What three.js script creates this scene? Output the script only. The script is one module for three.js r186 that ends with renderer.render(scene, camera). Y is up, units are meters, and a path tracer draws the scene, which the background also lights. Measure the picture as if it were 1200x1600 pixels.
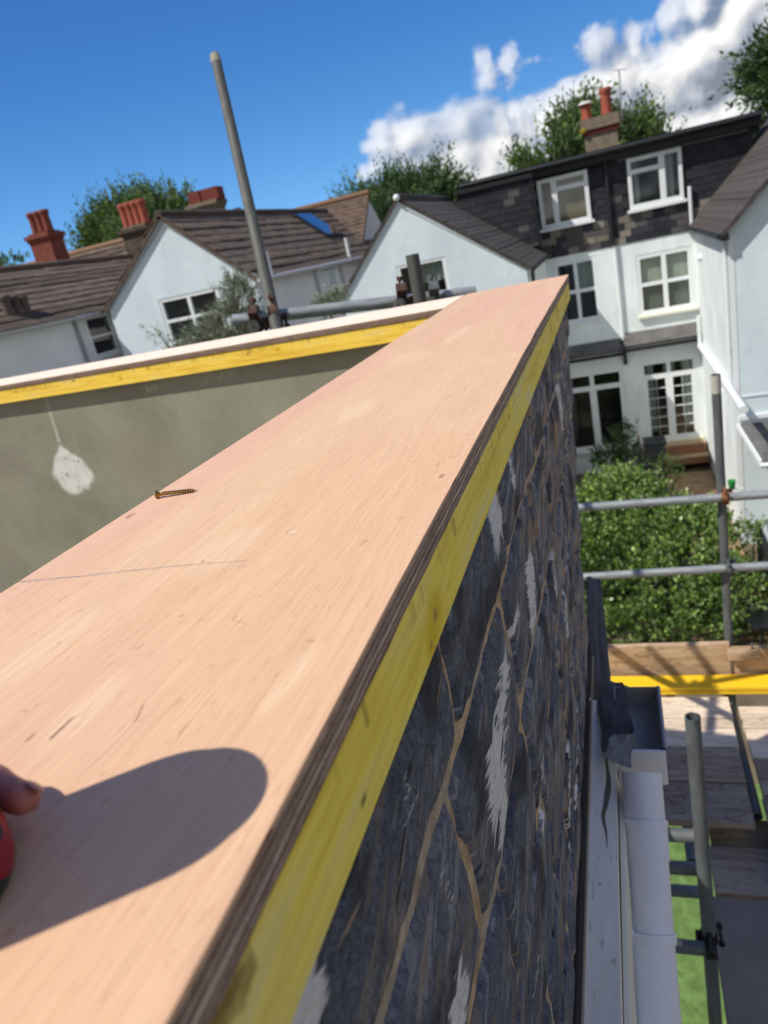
import * as THREE from 'three';
import { mergeGeometries } from 'three/addons/utils/BufferGeometryUtils.js';
import { RoundedBoxGeometry } from 'three/addons/geometries/RoundedBoxGeometry.js';
import { MarchingCubes } from 'three/addons/objects/MarchingCubes.js';

// ------------------------------------------------------------------ camera, sky, sun, exposure
const V3 = (x, y, z) => new THREE.Vector3(x, y, z);
const EYE = 8.4;                                     // camera height over the gardens
const FPX = 1130;                                    // focal length for a 1600 high picture
const scene = new THREE.Scene();
const camera = new THREE.PerspectiveCamera(2 * Math.atan(800 / FPX) * 180 / Math.PI, 0.75, 0.02, 900);
const ahead = V3(347, 480, -FPX).normalize();        // where the long board points, seen from the phone
const upC = V3(1, 0.22, 0).cross(ahead).normalize(); // true up, seen from the phone (it is rolled)
const rightC = ahead.clone().cross(upC);
const toWorld = new THREE.Matrix4().set(
  rightC.x, rightC.y, rightC.z, 0, upC.x, upC.y, upC.z, 0, -ahead.x, -ahead.y, -ahead.z, 0, 0, 0, 0, 1);
camera.quaternion.setFromRotationMatrix(toWorld);
camera.position.set(0, EYE, 0);
camera.focus = 0.62;
camera.userData.fStop = 9.5;
scene.add(camera);

const SUN = V3(-0.482, 0.798, 0.361).normalize();
const EXPOSURE = 1.0;
const SUN_POWER = 4.6;
const SKY_POWER = 1.0;

// pixel of the 1200 x 1600 photograph -> the place where its sight line meets a real plane (axis = const)
function ray(px, py) { return V3(px - 600, 800 - py, -FPX).applyMatrix4(toWorld); }
function at(px, py, axis, val) {
  const d = ray(px, py), t = (axis === 'y' ? val - EYE : val) / d[axis];
  return d.multiplyScalar(t).add(V3(0, EYE, 0));
}
const atDepth = (px, py, D) => ray(px, py).multiplyScalar(D / FPX).add(V3(0, EYE, 0));

// ------------------------------------------------------------------ random and noise
function rng(seed) { let s = seed >>> 0; return () => { s = (s + 0x6D2B79F5) >>> 0; let t = s; t = Math.imul(t ^ (t >>> 15), t | 1); t ^= t + Math.imul(t ^ (t >>> 7), t | 61); return ((t ^ (t >>> 14)) >>> 0) / 4294967296; }; }
const hash3 = (x, y, z) => { let h = Math.imul(x, 374761393) ^ Math.imul(y, 668265263) ^ Math.imul(z, 2147483647 ^ 0x5bd1e995); h = Math.imul(h ^ (h >>> 13), 1274126177); h ^= h >>> 16; return (h >>> 0) / 4294967296; };
const sm = (t) => t * t * (3 - 2 * t);
function noise3(x, y, z) {
  const xi = Math.floor(x), yi = Math.floor(y), zi = Math.floor(z), u = sm(x - xi), v = sm(y - yi), w = sm(z - zi);
  const L = (a, b, t) => a + (b - a) * t;
  const f = (k) => L(L(hash3(xi, yi, zi + k), hash3(xi + 1, yi, zi + k), u), L(hash3(xi, yi + 1, zi + k), hash3(xi + 1, yi + 1, zi + k), u), v);
  return L(f(0), f(1), w);
}
function noise2(x, y, s = 0) {
  const xi = Math.floor(x), yi = Math.floor(y), u = sm(x - xi), v = sm(y - yi);
  const a = hash3(xi, yi, s), b = hash3(xi + 1, yi, s), c = hash3(xi, yi + 1, s), d = hash3(xi + 1, yi + 1, s);
  return (a + (b - a) * u) * (1 - v) + (c + (d - c) * u) * v;
}
function fbm2(x, y, o = 4, s = 0) { let a = 0, w = 0.5, n = 0; for (let i = 0; i < o; i++) { a += w * noise2(x, y, s + i * 17); n += w; x *= 2.03; y *= 2.03; w *= 0.5; } return a / n; }
function fbm3(x, y, z, o = 4) { let a = 0, w = 0.5, n = 0; for (let i = 0; i < o; i++) { a += w * noise3(x, y, z); n += w; x *= 2.07; y *= 2.07; z *= 2.07; w *= 0.52; } return a / n; }
const clamp = (x, a = 0, b = 1) => Math.min(b, Math.max(a, x));
const sstep = (a, b, x) => sm(clamp((x - a) / (b - a)));
const lin = (c) => { c /= 255; return c <= 0.04045 ? c / 12.92 : Math.pow((c + 0.055) / 1.055, 2.4); };

// ------------------------------------------------------------------ the sky: clear blue with a bank of cumulus low round the horizon
function makeSky() {
  const w = 4096, h = 2048, data = new Float32Array(w * h * 4);
  // upper edge of the bank in view (azimuth from straight ahead, elevation), measured on the sight lines
  const edge = [[520, 400], [560, 310], [600, 252], [631, 225], [675, 197], [720, 172], [767, 148], [827, 149], [883, 128], [915, 99], [950, 62], [984, 33], [1016, 66], [1045, 48], [1066, 30], [1104, -4], [1180, -70]].map(([x, y]) => {
    const d = ray(x, y).normalize(); return [Math.atan2(d.x, -d.z), Math.asin(d.y)];
  });
  const a0 = edge[0][0], a1 = edge[edge.length - 1][0];
  const top = (az) => {
    let inView = 0.0;
    if (az >= a0 && az <= a1) { for (let i = 1; i < edge.length; i++) if (az <= edge[i][0]) { const t = (az - edge[i - 1][0]) / (edge[i][0] - edge[i - 1][0]); inView = edge[i - 1][1] + t * (edge[i][1] - edge[i - 1][1]); break; } }
    else if (az > a1) inView = edge[edge.length - 1][1];
    // elsewhere round the horizon the same kind of bank rises and falls
    const q = 1.6 * Math.cos(az), r = 1.6 * Math.sin(az), far = 0.12 + 0.8 * sstep(0.42, 0.64, fbm3(q + 5.3, r + 1.7, 3.1, 3));
    const k = Math.min(sstep(a0 - 0.9, a0 - 0.5, az), 1 - sstep(a1 + 0.02, a1 + 0.6, az));
    const beside = 1.0 * sstep(a1 - 0.02, a1 + 0.5, az) * (1 - sstep(a1 + 1.3, a1 + 1.9, az)); // the big cloud at the right of the view goes on
    return Math.max(far * (1 - k) + inView * k, beside);
  };
  const bil = (x, y, z, oct) => { let s = 0, wt = 0.5, n = 0; for (let i = 0; i < oct; i++) { s += wt * Math.abs(2 * noise3(x, y, z) - 1); n += wt; x = x * 2.13 + 3.1; y = y * 2.13 + 1.3; z = z * 2.13 + 7.7; wt *= 0.52; } return s / n; };
  const lightTilt = V3(-0.6, 0.62, 0.1);
  const shade = (i, j, o, oct) => {
    const el = ((j + 0.5) / h - 0.5) * Math.PI, y = Math.sin(el), c = Math.cos(el), a = ((i + 0.5) / w - 0.5) * 2 * Math.PI, x = Math.cos(a) * c, z = Math.sin(a) * c;
    const e = Math.max(el, 0.045); let r = 0.03 + 0.294 * Math.exp(-e / 0.118), g = 0.12 + 0.616 * Math.exp(-e / 0.145), b = 0.45 + 0.80 * Math.exp(-e / 0.155);
    const az = Math.atan2(x, -z), H = top(az);
    if (H > 0.02 && el < H + 0.22) {
      const fq = 6.6, n = bil(x * fq + 11, y * fq, z * fq, oct), lo = fbm3(x * 2.6 + 4, y * 2.6, z * 2.6, 3);
      const d = (H - el) / 0.075 + (n - 0.27) * 2.7 + (lo - 0.5) * 0.2 + 0.42, cov = sstep(0.0, 0.2, d) * (0.6 + 0.4 * sstep(0.0, 0.8, d));
      if (cov > 0) {
        const q = 0.022, n2 = bil((x + lightTilt.x * q) * fq + 11, (y + lightTilt.y * q) * fq, (z + lightTilt.z * q) * fq, Math.min(oct, 5));
        const rim = 1 - sstep(0.3, 1.9, d), mid = fbm3(x * 5 + 1, y * 5, z * 5, 3);
        let L = 0.52 + 0.42 * rim + (n - n2) * 3.0 + (n - 0.27) * 1.2 - 0.20 * sstep(1.2, 4, d) * sstep(0.38, 0.54, mid);
        L = clamp(L, 0.30, 1.02);
        const wb = sstep(0.35, 0.85, L);
        r += (L * (0.82 + 0.17 * wb) - r) * cov; g += (L * (0.93 + 0.06 * wb) - g) * cov; b += (L * (1.13 - 0.13 * wb) - b) * cov;
      }
    }
    data[o] = r * SKY_POWER; data[o + 1] = g * SKY_POWER; data[o + 2] = b * SKY_POWER; data[o + 3] = 1;
  };
  // fine where clouds are seen from near, every fourth texel (smoothly filled) elsewhere
  const iOf = (az) => Math.floor(((az - Math.PI / 2) / (2 * Math.PI) + 0.5 + 1) % 1 * w), i0 = iOf(-0.12), i1 = iOf(0.85), jTop = Math.floor((0.80 / Math.PI + 0.5) * h), S = 4;
  for (let j = 0; j < h / 2; j++) for (let i = 0; i < w; i++) { const o = (j * w + i) * 4; data[o] = 0.20 * SKY_POWER; data[o + 1] = 0.23 * SKY_POWER; data[o + 2] = 0.24 * SKY_POWER; data[o + 3] = 1; }
  for (let j = h / 2; j < h; j += S) for (let i = 0; i < w; i += S) shade(i, j, (j * w + i) * 4, 5);
  for (let j = h / 2; j < h; j++) for (let i = 0; i < w; i++) {
    const o = (j * w + i) * 4; if (j % S === 0 && i % S === 0) continue;
    const ja = j - j % S, jb = Math.min(ja + S, h - S), ia = i - i % S, ib = (ia + S) % w, u = (i % S) / S, v = (j % S) / S;
    for (let k = 0; k < 3; k++) { const A = data[(ja * w + ia) * 4 + k], B = data[(ja * w + ib) * 4 + k], C = data[(jb * w + ia) * 4 + k], D = data[(jb * w + ib) * 4 + k]; data[o + k] = (A + (B - A) * u) * (1 - v) + (C + (D - C) * u) * v; }
    data[o + 3] = 1;
  }
  for (let j = h / 2; j < jTop; j++) for (let i = i0; i <= i1; i++) shade(i, j, (j * w + i) * 4, 7);
  const t = new THREE.DataTexture(data, w, h, THREE.RGBAFormat, THREE.FloatType);
  t.mapping = THREE.EquirectangularReflectionMapping; t.magFilter = THREE.LinearFilter; t.minFilter = THREE.LinearFilter; t.needsUpdate = true;
  return t;
}
scene.background = makeSky();
scene.environment = scene.background;

const sun = new THREE.DirectionalLight(new THREE.Color(1.0, 0.955, 0.89), SUN_POWER);
sun.position.copy(SUN).multiplyScalar(60).add(V3(-2, 4, -14));
sun.target.position.set(-2, 4, -14);
sun.castShadow = true;
sun.shadow.mapSize.set(4096, 4096);
Object.assign(sun.shadow.camera, { left: -40, right: 40, top: 40, bottom: -40, near: 1, far: 140 });
scene.add(sun, sun.target);

// ------------------------------------------------------------------ naming helpers
const used = new Map();
function numbered(n) { const k = used.get(n) || 0; used.set(n, k + 1); return k ? n + '_' + String(k).padStart(3, '0') : n; }
function tag(o, label, category, group, kind) {
  o.userData.label = label; if (category) o.userData.category = category;
  if (group) o.userData.group = group; if (kind) o.userData.kind = kind; return o;
}
function thing(name, label, category, pos, group) {
  const g = new THREE.Group(); g.name = numbered(name); if (pos) g.position.copy(pos); scene.add(g);
  return tag(g, label, category, group);
}
// geometry given in world coordinates, parent at a position without turn
function part(name, geo, mat, parent) {
  const g = Array.isArray(geo) ? join(geo) : geo;
  const m = new THREE.Mesh(g, mat); m.name = parent === scene ? numbered(name) : name; m.castShadow = m.receiveShadow = true;
  const off = V3(0, 0, 0); for (let p = parent; p && p !== scene; p = p.parent) off.add(p.position);
  if (off.lengthSq() > 0) g.translate(-off.x, -off.y, -off.z);
  parent.add(m); return m;
}
function structure(name, geo, mat, label) { const m = part(name, geo, mat, scene); m.userData.kind = 'structure'; if (label) m.userData.label = label; return m; }
function join(list) { return mergeGeometries(list.map((g) => { const n = g.index ? g.toNonIndexed() : g; for (const k of Object.keys(n.attributes)) if (!['position', 'normal', 'uv'].includes(k)) n.deleteAttribute(k); return n; })); }

// ------------------------------------------------------------------ geometry helpers (world coordinates, uv in metres)
function metric(g, w, h, d) { // uv in metres on a box
  const p = g.attributes.position, n = g.attributes.normal, uv = g.attributes.uv;
  for (let i = 0; i < p.count; i++) {
    const ax = Math.abs(n.getX(i)), ay = Math.abs(n.getY(i)), az = Math.abs(n.getZ(i));
    if (ax > ay && ax > az) uv.setXY(i, p.getZ(i), p.getY(i)); else if (ay > az) uv.setXY(i, p.getX(i), p.getZ(i)); else uv.setXY(i, p.getX(i), p.getY(i));
  }
  return g;
}
function bx(x0, y0, z0, x1, y1, z1) { const g = new THREE.BoxGeometry(Math.abs(x1 - x0), Math.abs(y1 - y0), Math.abs(z1 - z0)); g.translate((x0 + x1) / 2, (y0 + y1) / 2, (z0 + z1) / 2); return metric(g); }
function rbx(x0, y0, z0, x1, y1, z1, r = 0.004, s = 2) { const g = new RoundedBoxGeometry(Math.abs(x1 - x0), Math.abs(y1 - y0), Math.abs(z1 - z0), s, r); g.translate((x0 + x1) / 2, (y0 + y1) / 2, (z0 + z1) / 2); return metric(g); }
// prism over a polygon [[x, z], ...] between y0 and y1
function prism(poly, y0, y1) {
  const area = poly.reduce((s, p, i) => { const q = poly[(i + 1) % poly.length]; return s + p[0] * q[1] - q[0] * p[1]; }, 0);
  const P = area > 0 ? poly.slice().reverse() : poly;
  const tri = THREE.ShapeUtils.triangulateShape(P.map(([x, z]) => new THREE.Vector2(x, -z)), []);
  const pos = [], uv = [];
  const put = (x, y, z, u, v) => { pos.push(x, y, z); uv.push(u, v); };
  for (const [a, b, c] of tri) {
    for (const k of [a, b, c]) put(P[k][0], y1, P[k][1], P[k][0], P[k][1]);
    for (const k of [a, c, b]) put(P[k][0], y0, P[k][1], P[k][0], P[k][1]);
  }
  let s = 0;
  for (let i = 0; i < P.length; i++) {
    const p = P[i], q = P[(i + 1) % P.length], l = Math.hypot(q[0] - p[0], q[1] - p[1]);
    put(p[0], y0, p[1], s, y0); put(q[0], y0, q[1], s + l, y0); put(q[0], y1, q[1], s + l, y1);
    put(p[0], y0, p[1], s, y0); put(q[0], y1, q[1], s + l, y1); put(p[0], y1, p[1], s, y1);
    s += l;
  }
  const g = new THREE.BufferGeometry(); g.setAttribute('position', new THREE.Float32BufferAttribute(pos, 3)); g.setAttribute('uv', new THREE.Float32BufferAttribute(uv, 2)); g.computeVertexNormals(); return g;
}
// flat wall of a polygon [[x, y], ...] with rectangular holes, front at z, thickness going back
function wallXY(poly, holes, z, th) {
  const s = new THREE.Shape(poly.map(([x, y]) => new THREE.Vector2(x, y)));
  for (const [x0, y0, x1, y1] of holes) s.holes.push(new THREE.Path([[x0, y0], [x0, y1], [x1, y1], [x1, y0]].map(([x, y]) => new THREE.Vector2(x, y))));
  const g = new THREE.ExtrudeGeometry(s, { depth: th, bevelEnabled: false }); g.translate(0, 0, z - th); return g;
}
// the same for a wall in the plane x = const: polygon in [z, y], outer face at x, thickness to -x
function wallZY(poly, holes, x, th) {
  const g = wallXY(poly.map(([z, y]) => [-z, y]), holes.map(([z0, y0, z1, y1]) => [-z1, y0, -z0, y1]), 0, th);
  g.rotateY(Math.PI / 2); g.translate(x, 0, 0); return g;
}
function orient(g, p0, p1) { // y axis geometry of unit start 0 -> from p0 to p1
  const d = p1.clone().sub(p0).normalize(); g.applyQuaternion(new THREE.Quaternion().setFromUnitVectors(V3(0, 1, 0), d)); g.translate(p0.x, p0.y, p0.z); return g;
}
function tube(p0, p1, r, wall = 0.004, seg = 24) { // hollow tube with open ends
  const L = p0.distanceTo(p1), ri = r - wall, pts = [[ri, 0], [r, 0], [r, L], [ri, L], [ri, 0]].map(([a, b]) => new THREE.Vector2(a, b));
  let g = new THREE.LatheGeometry(pts, seg).toNonIndexed(); g.computeVertexNormals();
  // smooth round, sharp rims
  const P = g.attributes.position, N = g.attributes.normal, U = g.attributes.uv;
  for (let i = 0; i < P.count; i++) { if (Math.abs(N.getY(i)) < 0.5) { const s = Math.hypot(P.getX(i), P.getZ(i)) > (r + ri) / 2 ? 1 : -1, q = Math.hypot(P.getX(i), P.getZ(i)) || 1; N.setXYZ(i, s * P.getX(i) / q, 0, s * P.getZ(i) / q); } U.setXY(i, U.getX(i) * 2 * Math.PI * r, P.getY(i)); }
  return orient(g, p0, p1);
}
function rod(p0, p1, r, seg = 12, r1 = r) { const L = p0.distanceTo(p1), g = new THREE.CylinderGeometry(r1, r, L, seg); g.translate(0, L / 2, 0); return orient(g, p0, p1); }
function quadSlab(a, b, c, d, th) { // slab under the quad a b c d (counter clockwise seen from outside)
  const n = b.clone().sub(a).cross(d.clone().sub(a)).normalize().multiplyScalar(th), lo = [a, b, c, d].map((p) => p.clone().sub(n)), hi = [a, b, c, d];
  const pos = [], uv = [], U = b.clone().sub(a).normalize(), W = n.clone().normalize().cross(U);
  const f = (p, q, r, s) => { for (const k of [p, q, r, p, r, s]) { pos.push(k.x, k.y, k.z); uv.push(k.clone().sub(a).dot(U), k.clone().sub(a).dot(W)); } };
  f(hi[0], hi[1], hi[2], hi[3]); f(lo[3], lo[2], lo[1], lo[0]);
  for (let i = 0; i < 4; i++) { const j = (i + 1) % 4; f(lo[i], lo[j], hi[j], hi[i]); }
  const g = new THREE.BufferGeometry(); g.setAttribute('position', new THREE.Float32BufferAttribute(pos, 3)); g.setAttribute('uv', new THREE.Float32BufferAttribute(uv, 2)); g.computeVertexNormals(); return g;
}
const lerp = (a, b, t) => a.clone().lerp(b, t);

// ------------------------------------------------------------------ textures and materials
function tex(w, h, fn, o = {}) { // fn(u, v) -> sRGB 0..255 triple, u v in metres over size
  const d = new Uint8Array(w * h * 4);
  for (let j = 0; j < h; j++) for (let i = 0; i < w; i++) { const c = fn((i + 0.5) / w, (j + 0.5) / h), k = (j * w + i) * 4; d[k] = clamp(c[0], 0, 255); d[k + 1] = clamp(c[1], 0, 255); d[k + 2] = clamp(c[2], 0, 255); d[k + 3] = 255; }
  const t = new THREE.DataTexture(d, w, h); t.magFilter = THREE.LinearFilter; t.minFilter = THREE.LinearMipmapLinearFilter; t.generateMipmaps = true; t.wrapS = t.wrapT = THREE.RepeatWrapping;
  if (!o.raw) t.colorSpace = THREE.SRGBColorSpace;
  if (o.size) t.repeat.set(1 / o.size[0], 1 / o.size[1]); if (o.offset) t.offset.set(...o.offset);
  t.needsUpdate = true; return t;
}
const mat = (c, r = 0.8, o = {}) => new THREE.MeshStandardMaterial({ color: c, roughness: r, ...o });
const mixc = (a, b, t) => [a[0] + (b[0] - a[0]) * t, a[1] + (b[1] - a[1]) * t, a[2] + (b[2] - a[2]) * t];
// distance from a point to a segment
const seg = (x, y, x0, y0, x1, y1) => { const dx = x1 - x0, dy = y1 - y0, t = clamp(((x - x0) * dx + (y - y0) * dy) / (dx * dx + dy * dy || 1)); return [Math.hypot(x - x0 - dx * t, y - y0 - dy * t), t]; };
// a grey grain texture tinted by a colour: cheap wear for walls, metal, wood
function grainTex(seed, base, spread, sx, sy, w = 256, size = [1, 1], oct = 5) {
  return tex(w, w, (u, v) => { const wrapn = (f) => { const a = fbm2(u * sx * f, v * sy * f, oct, seed), b = fbm2((u - 1) * sx * f, v * sy * f, oct, seed), c = fbm2(u * sx * f, (v - 1) * sy * f, oct, seed), d = fbm2((u - 1) * sx * f, (v - 1) * sy * f, oct, seed), p = sm(u), q = sm(v); return (a * (1 - p) + b * p) * (1 - q) + (c * (1 - p) + d * p) * q; }; const n = wrapn(1) - 0.5; return base.map((k, i) => k + n * spread[i]); }, { size });
}

// ------------------------------------------------------------------ the parapet: plywood, yellow battens, walls
const TOP = EYE - 0.164, PLY = 0.018, XR = -0.1207, XL = -0.4213, ZF = -2.262, ZN = 0.42;
const onTop = (x, y) => { const p = at(x, y, 'y', TOP); return [p.x, p.z]; };
const XW = -0.1262;                                   // face of the rough outer wall
const onWall = (x, y) => { const p = at(x, y, 'x', XW); return [p.z, p.y - EYE]; };
const onBatten = (x, y) => { const p = at(x, y, 'x', XR - 0.001); return [p.z, p.y - EYE]; };

const plyMarks = (() => {
  const pencil = [onTop(30, 909), onTop(120, 901), onTop(210, 891), onTop(300, 882), onTop(385, 876)];
  const dents = [[690, 744, 0.0021, 0.6], [203, 806, 0.0028, 0.55], [317, 877, 0.0008, 0.8], [150, 722, 0.001, 0.4], [284, 962, 0.0008, 0.5]].map(([x, y, r, k]) => [...onTop(x, y), r, k]);
  const slits = [[onTop(80, 1153), onTop(96, 1138), 0.0013], [onTop(96, 1138), onTop(112, 1123), 0.0011], [onTop(42, 1157), onTop(53, 1147), 0.0008]];
  const crack = [onTop(224, 1102), onTop(212, 1126), onTop(190, 1150), onTop(165, 1176), onTop(120, 1215)];
  const pale = [[60, 1010, 0.045, 0.012], [120, 1110, 0.03, 0.01], [430, 1060, 0.03, 0.006], [560, 640, 0.05, 0.02], [330, 860, 0.04, 0.02], [640, 560, 0.07, 0.03], [720, 520, 0.1, 0.02], [520, 590, 0.08, 0.02]].map(([x, y, lz, lx]) => [...onTop(x, y), lx, lz]);
  const scratch = [[onTop(700, 668), onTop(788, 632)], [onTop(540, 590), onTop(610, 578)], [onTop(690, 575), onTop(830, 548)]];
  return { pencil, dents, slits, crack, pale, scratch };
})();
function plyTop(seed, marks) {
  return tex(1024, 1600, (u, v) => {
    const x = -0.44 + 0.34 * u, z = -2.3 + 2.74 * v;
    const wob = (fbm2(z * 2.2 + seed, x * 5, 3, seed) - 0.5) * 0.05, xx = x + wob;
    const fine = noise2(xx * 1500, z * 48, seed + 1) - 0.5, mid = noise2(xx * 420, z * 7, seed + 2) - 0.5, pore = noise2(xx * 1300, z * 120, seed + 3);
    const band = fbm2(xx * 26, z * 1.6, 4, seed + 5) - 0.5, patch = fbm2(xx * 9, z * 2.4, 4, seed + 8) - 0.5, tone = fbm2(x * 4 + 3, z * 1.1, 3, seed + 9) - 0.5;
    const flower = sstep(0.55, 0.8, fbm2(xx * 40, z * 9, 3, seed + 12)) * 0.5;
    let c = [218, 178, 137];
    c = mixc(c, [219, 173, 142], clamp(0.5 + tone * 3));
    c = mixc(c, [221, 185, 142], clamp(patch * 2.2));
    c = mixc(c, [204, 160, 120], clamp(-band * 1.5) * 0.38);
    c = mixc(c, [236, 204, 164], clamp(band * 1.2) * 0.34 + flower * 0.22);
    const cath = Math.sin(xx * 520 + fbm2(z * 1.3, xx * 16, 3, seed + 21) * 26); c = mixc(c, [206, 150, 108], clamp(cath) ** 3 * 0.09);
    const fleck = noise2(x * 240, z * 150, seed + 30); if (fleck > 0.93) c = mixc(c, fleck > 0.965 ? [240, 216, 182] : [176, 124, 88], 0.35);
    let k = fine * 13 + mid * 3 - (pore > 0.82 ? 15 * (pore - 0.82) / 0.18 : 0);
    if (marks) {
      for (const [mx, mz, lx, lz] of marks.pale) { const q = ((xx - mx) / lx) ** 2 + ((z - mz) / lz) ** 2; if (q < 1.6) c = mixc(c, [236, 208, 170], 0.32 * (1 - sstep(0.2, 1.6, q)) * (0.5 + noise2(xx * 600, z * 40, 4))); }
      for (const [mx, mz, r, s] of marks.dents) { const q = Math.hypot((x - mx) / r, (z - mz) / (r * 2.2)) + (noise2(x * 900, z * 900, 6) - 0.5) * 0.9; if (q < 1) c = mixc(c, [92, 62, 44], s * (1 - q * 0.5)); }
      for (let i = 0; i < 4; i++) {
        const [a, b] = [marks.pencil[i], marks.pencil[i + 1]], [d, t] = seg(x, z, ...a, ...b); if (d < 0.0016) c = mixc(c, [118, 112, 114], 0.95 * (1 - d / 0.0016) * (0.4 + 0.9 * noise2(x * 800, z * 800, 9)) * (1 - 0.16 * (i + t)));
        const [e, f] = [marks.crack[i], marks.crack[i + 1]], [d2] = seg(x, z, ...e, ...f); const w = i < 1 ? 0.0006 : 0.0004; if (d2 < w) c = mixc(c, [110, 76, 54], (i < 1 ? 0.8 : 0.35) * (1 - d2 / w));
      }
      for (const [a, b, w] of marks.slits) { const [d] = seg(x, z, ...a, ...b); if (d < w) c = mixc(c, [112, 84, 66], 0.75 * (1 - (d / w) ** 2)); }
      for (const [a, b] of marks.scratch) { const [d] = seg(x, z, ...a, ...b); if (d < 0.0025) c = mixc(c, [240, 214, 186], 0.5 * noise2(x * 90, z * 90, 3) * (1 - d / 0.0025)); }
      const rim = XR - x; if (rim < 0.004) c = mixc(c, [176, 136, 108], 0.5 * noise2(z * 70, 1, 2) * (1 - rim / 0.004));
    }
    return [c[0] + k, c[1] + k, c[2] + k * 0.9];
  }, { size: [0.34, 2.74], offset: [0.44 / 0.34, 2.3 / 2.74] });
}
const plyBump = tex(512, 1024, (u, v) => { const a = 128 + (noise2(u * 250, v * 26, 3) - 0.5) * 120 + (noise2(u * 90, v * 8, 4) - 0.5) * 90; return [a, a, a]; }, { raw: true, size: [0.2, 0.8] });
const mPly = new THREE.MeshPhysicalMaterial({ map: plyTop(3, plyMarks), roughness: 0.62, bumpMap: plyBump, bumpScale: 0.00025 });
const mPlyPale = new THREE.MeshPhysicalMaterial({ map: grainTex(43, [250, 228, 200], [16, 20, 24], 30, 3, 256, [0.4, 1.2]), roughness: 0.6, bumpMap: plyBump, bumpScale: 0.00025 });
// veneer edges: end grain and long grain take turns
const veneerTex = (seed, base) => tex(1024, 32, (u, v) => { const l = noise2(u * 160, v * 3, seed) - 0.5, f = noise2(u * 900, v * 7, seed + 1) - 0.5, s = fbm2(u * 24, v * 2, 3, seed + 2) - 0.5; return base.map((k) => k + l * 26 + f * 30 + s * 50); }, { size: [0.9, 0.018] });
const mVeneer = [veneerTex(5, [166, 140, 122]), veneerTex(9, [134, 110, 94]), veneerTex(12, [196, 172, 150])].map((m) => mat(0xffffff, 0.85, { map: m }));

// edge of the long board: faintly bowed, with rough saw marks
function boardEdge(seed, amp) { const e = []; for (let i = 0; i <= 90; i++) { const z = ZN + (ZF - ZN) * i / 90, t = clamp((z - ZF) / 2.2); e.push([XR - 0.0048 * Math.sin(Math.PI * clamp((-z - 0.1) / 2.16)) * (1 - 0.35 * (1 - t)) + (noise2(z * 60, 1, seed) - 0.5) * amp + (noise2(z * 9, 1, 77) - 0.5) * 0.0012, z]); } return e; }
{
  const b = thing('plywood_board', 'long pinkish plywood capping board running away along the parapet with a screw on it', 'plywood board', V3(-0.27, TOP, -0.9));
  const layers = 9, lh = PLY / layers;
  for (let i = 0; i < layers; i++) {
    const e = boardEdge(20 + i, i === layers - 1 ? 0.0003 : 0.0011), poly = [...e, [XL, ZF], [XL, ZN]];
    const m = i === layers - 1 ? mPly : mVeneer[i % 2 ? (i % 3 ? 0 : 2) : 1];
    part(i === layers - 1 ? 'face_veneer' : 'veneer', prism(poly, TOP - lh * (layers - i), TOP - lh * (layers - 1 - i) - (i === layers - 1 ? 0 : 0.00015)), m, b);
  }
}
const CR = -8 * Math.PI / 180, CO = V3(-0.4236, 0, -1.942);
const cross = (g) => { g.rotateY(CR); g.translate(CO.x, CO.y, CO.z); return g; };
{
  const b = thing('plywood_board', 'pale sunlit plywood board capping the lower cross wall beside the scaffold poles', 'plywood board', V3(-1.9, TOP, -2.2));
  const lh = PLY / 9;
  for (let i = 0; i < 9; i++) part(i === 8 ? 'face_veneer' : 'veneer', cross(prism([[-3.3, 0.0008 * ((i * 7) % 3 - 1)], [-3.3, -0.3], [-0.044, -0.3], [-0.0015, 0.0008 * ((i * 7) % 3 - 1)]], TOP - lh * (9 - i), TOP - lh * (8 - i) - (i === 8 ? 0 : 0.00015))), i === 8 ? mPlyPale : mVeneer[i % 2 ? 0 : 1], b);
}
// yellow dipped battens
function battenTex(seed, marks) {
  return tex(2048, 64, (u, v) => {
    const z = -2.4 + 2.9 * u, y = -0.25 + 0.1 * v;
    let knot = 0, warp = 0;
    for (const [kz, ky, r] of marks.knots) { const d = Math.hypot((z - kz) / 2.5, (y - ky) * 1.2) / r; warp += 0.010 * Math.exp(-d * d * 0.25) * (y > ky ? 1 : -1); knot = Math.max(knot, Math.exp(-d * d * 1.2)); }
    const yy = y + warp + (fbm2(z * 1.7, 3, 2, seed) - 0.5) * 0.03;
    const ring = 0.5 + 0.5 * Math.sin(yy * 620 + fbm2(z * 3, y * 20, 3, seed) * 5), f = noise2(z * 45, y * 1500, seed + 3) - 0.5, g = fbm2(z * 9, y * 60, 3, seed + 4) - 0.5;
    let c = mixc([254, 230, 92], [236, 206, 74], Math.pow(ring, 3) * 0.5);
    c = mixc(c, [238, 222, 150], clamp(g * 2.6));
    c = mixc(c, [190, 150, 40], clamp(-g * 2) * 0.5);
    for (const [kz, ky, r] of marks.knots) { const d = Math.hypot((z - kz) / 1.3, y - ky) / r; if (d < 0.55) c = mixc(c, [150, 112, 38], 0.8 * (1 - d)); else if (d < 2.6) c = mixc(c, [226, 190, 20], 0.75 * (1 - sstep(0.6, 2.6, d))); }
    for (const [kz, ky, r, s] of marks.stains) { const d = Math.hypot((z - kz) / (r * 2.4), (y - ky) / r) + (noise2(z * 120, y * 120, 5) - 0.5) * 0.8; if (d < 1) c = mixc(c, [92, 74, 28], s * (1 - d * 0.6)); }
    if (y > -0.197 && noise2(z * 150, 2, seed) > 0.8) c = mixc(c, [120, 98, 40], 0.4 * noise2(z * 60, y * 30, seed));
    return c.map((k) => k + f * 14);
  }, { size: [2.9, 0.1], offset: [2.4 / 2.9, (0.25 - EYE) / 0.1] });
}
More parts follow.
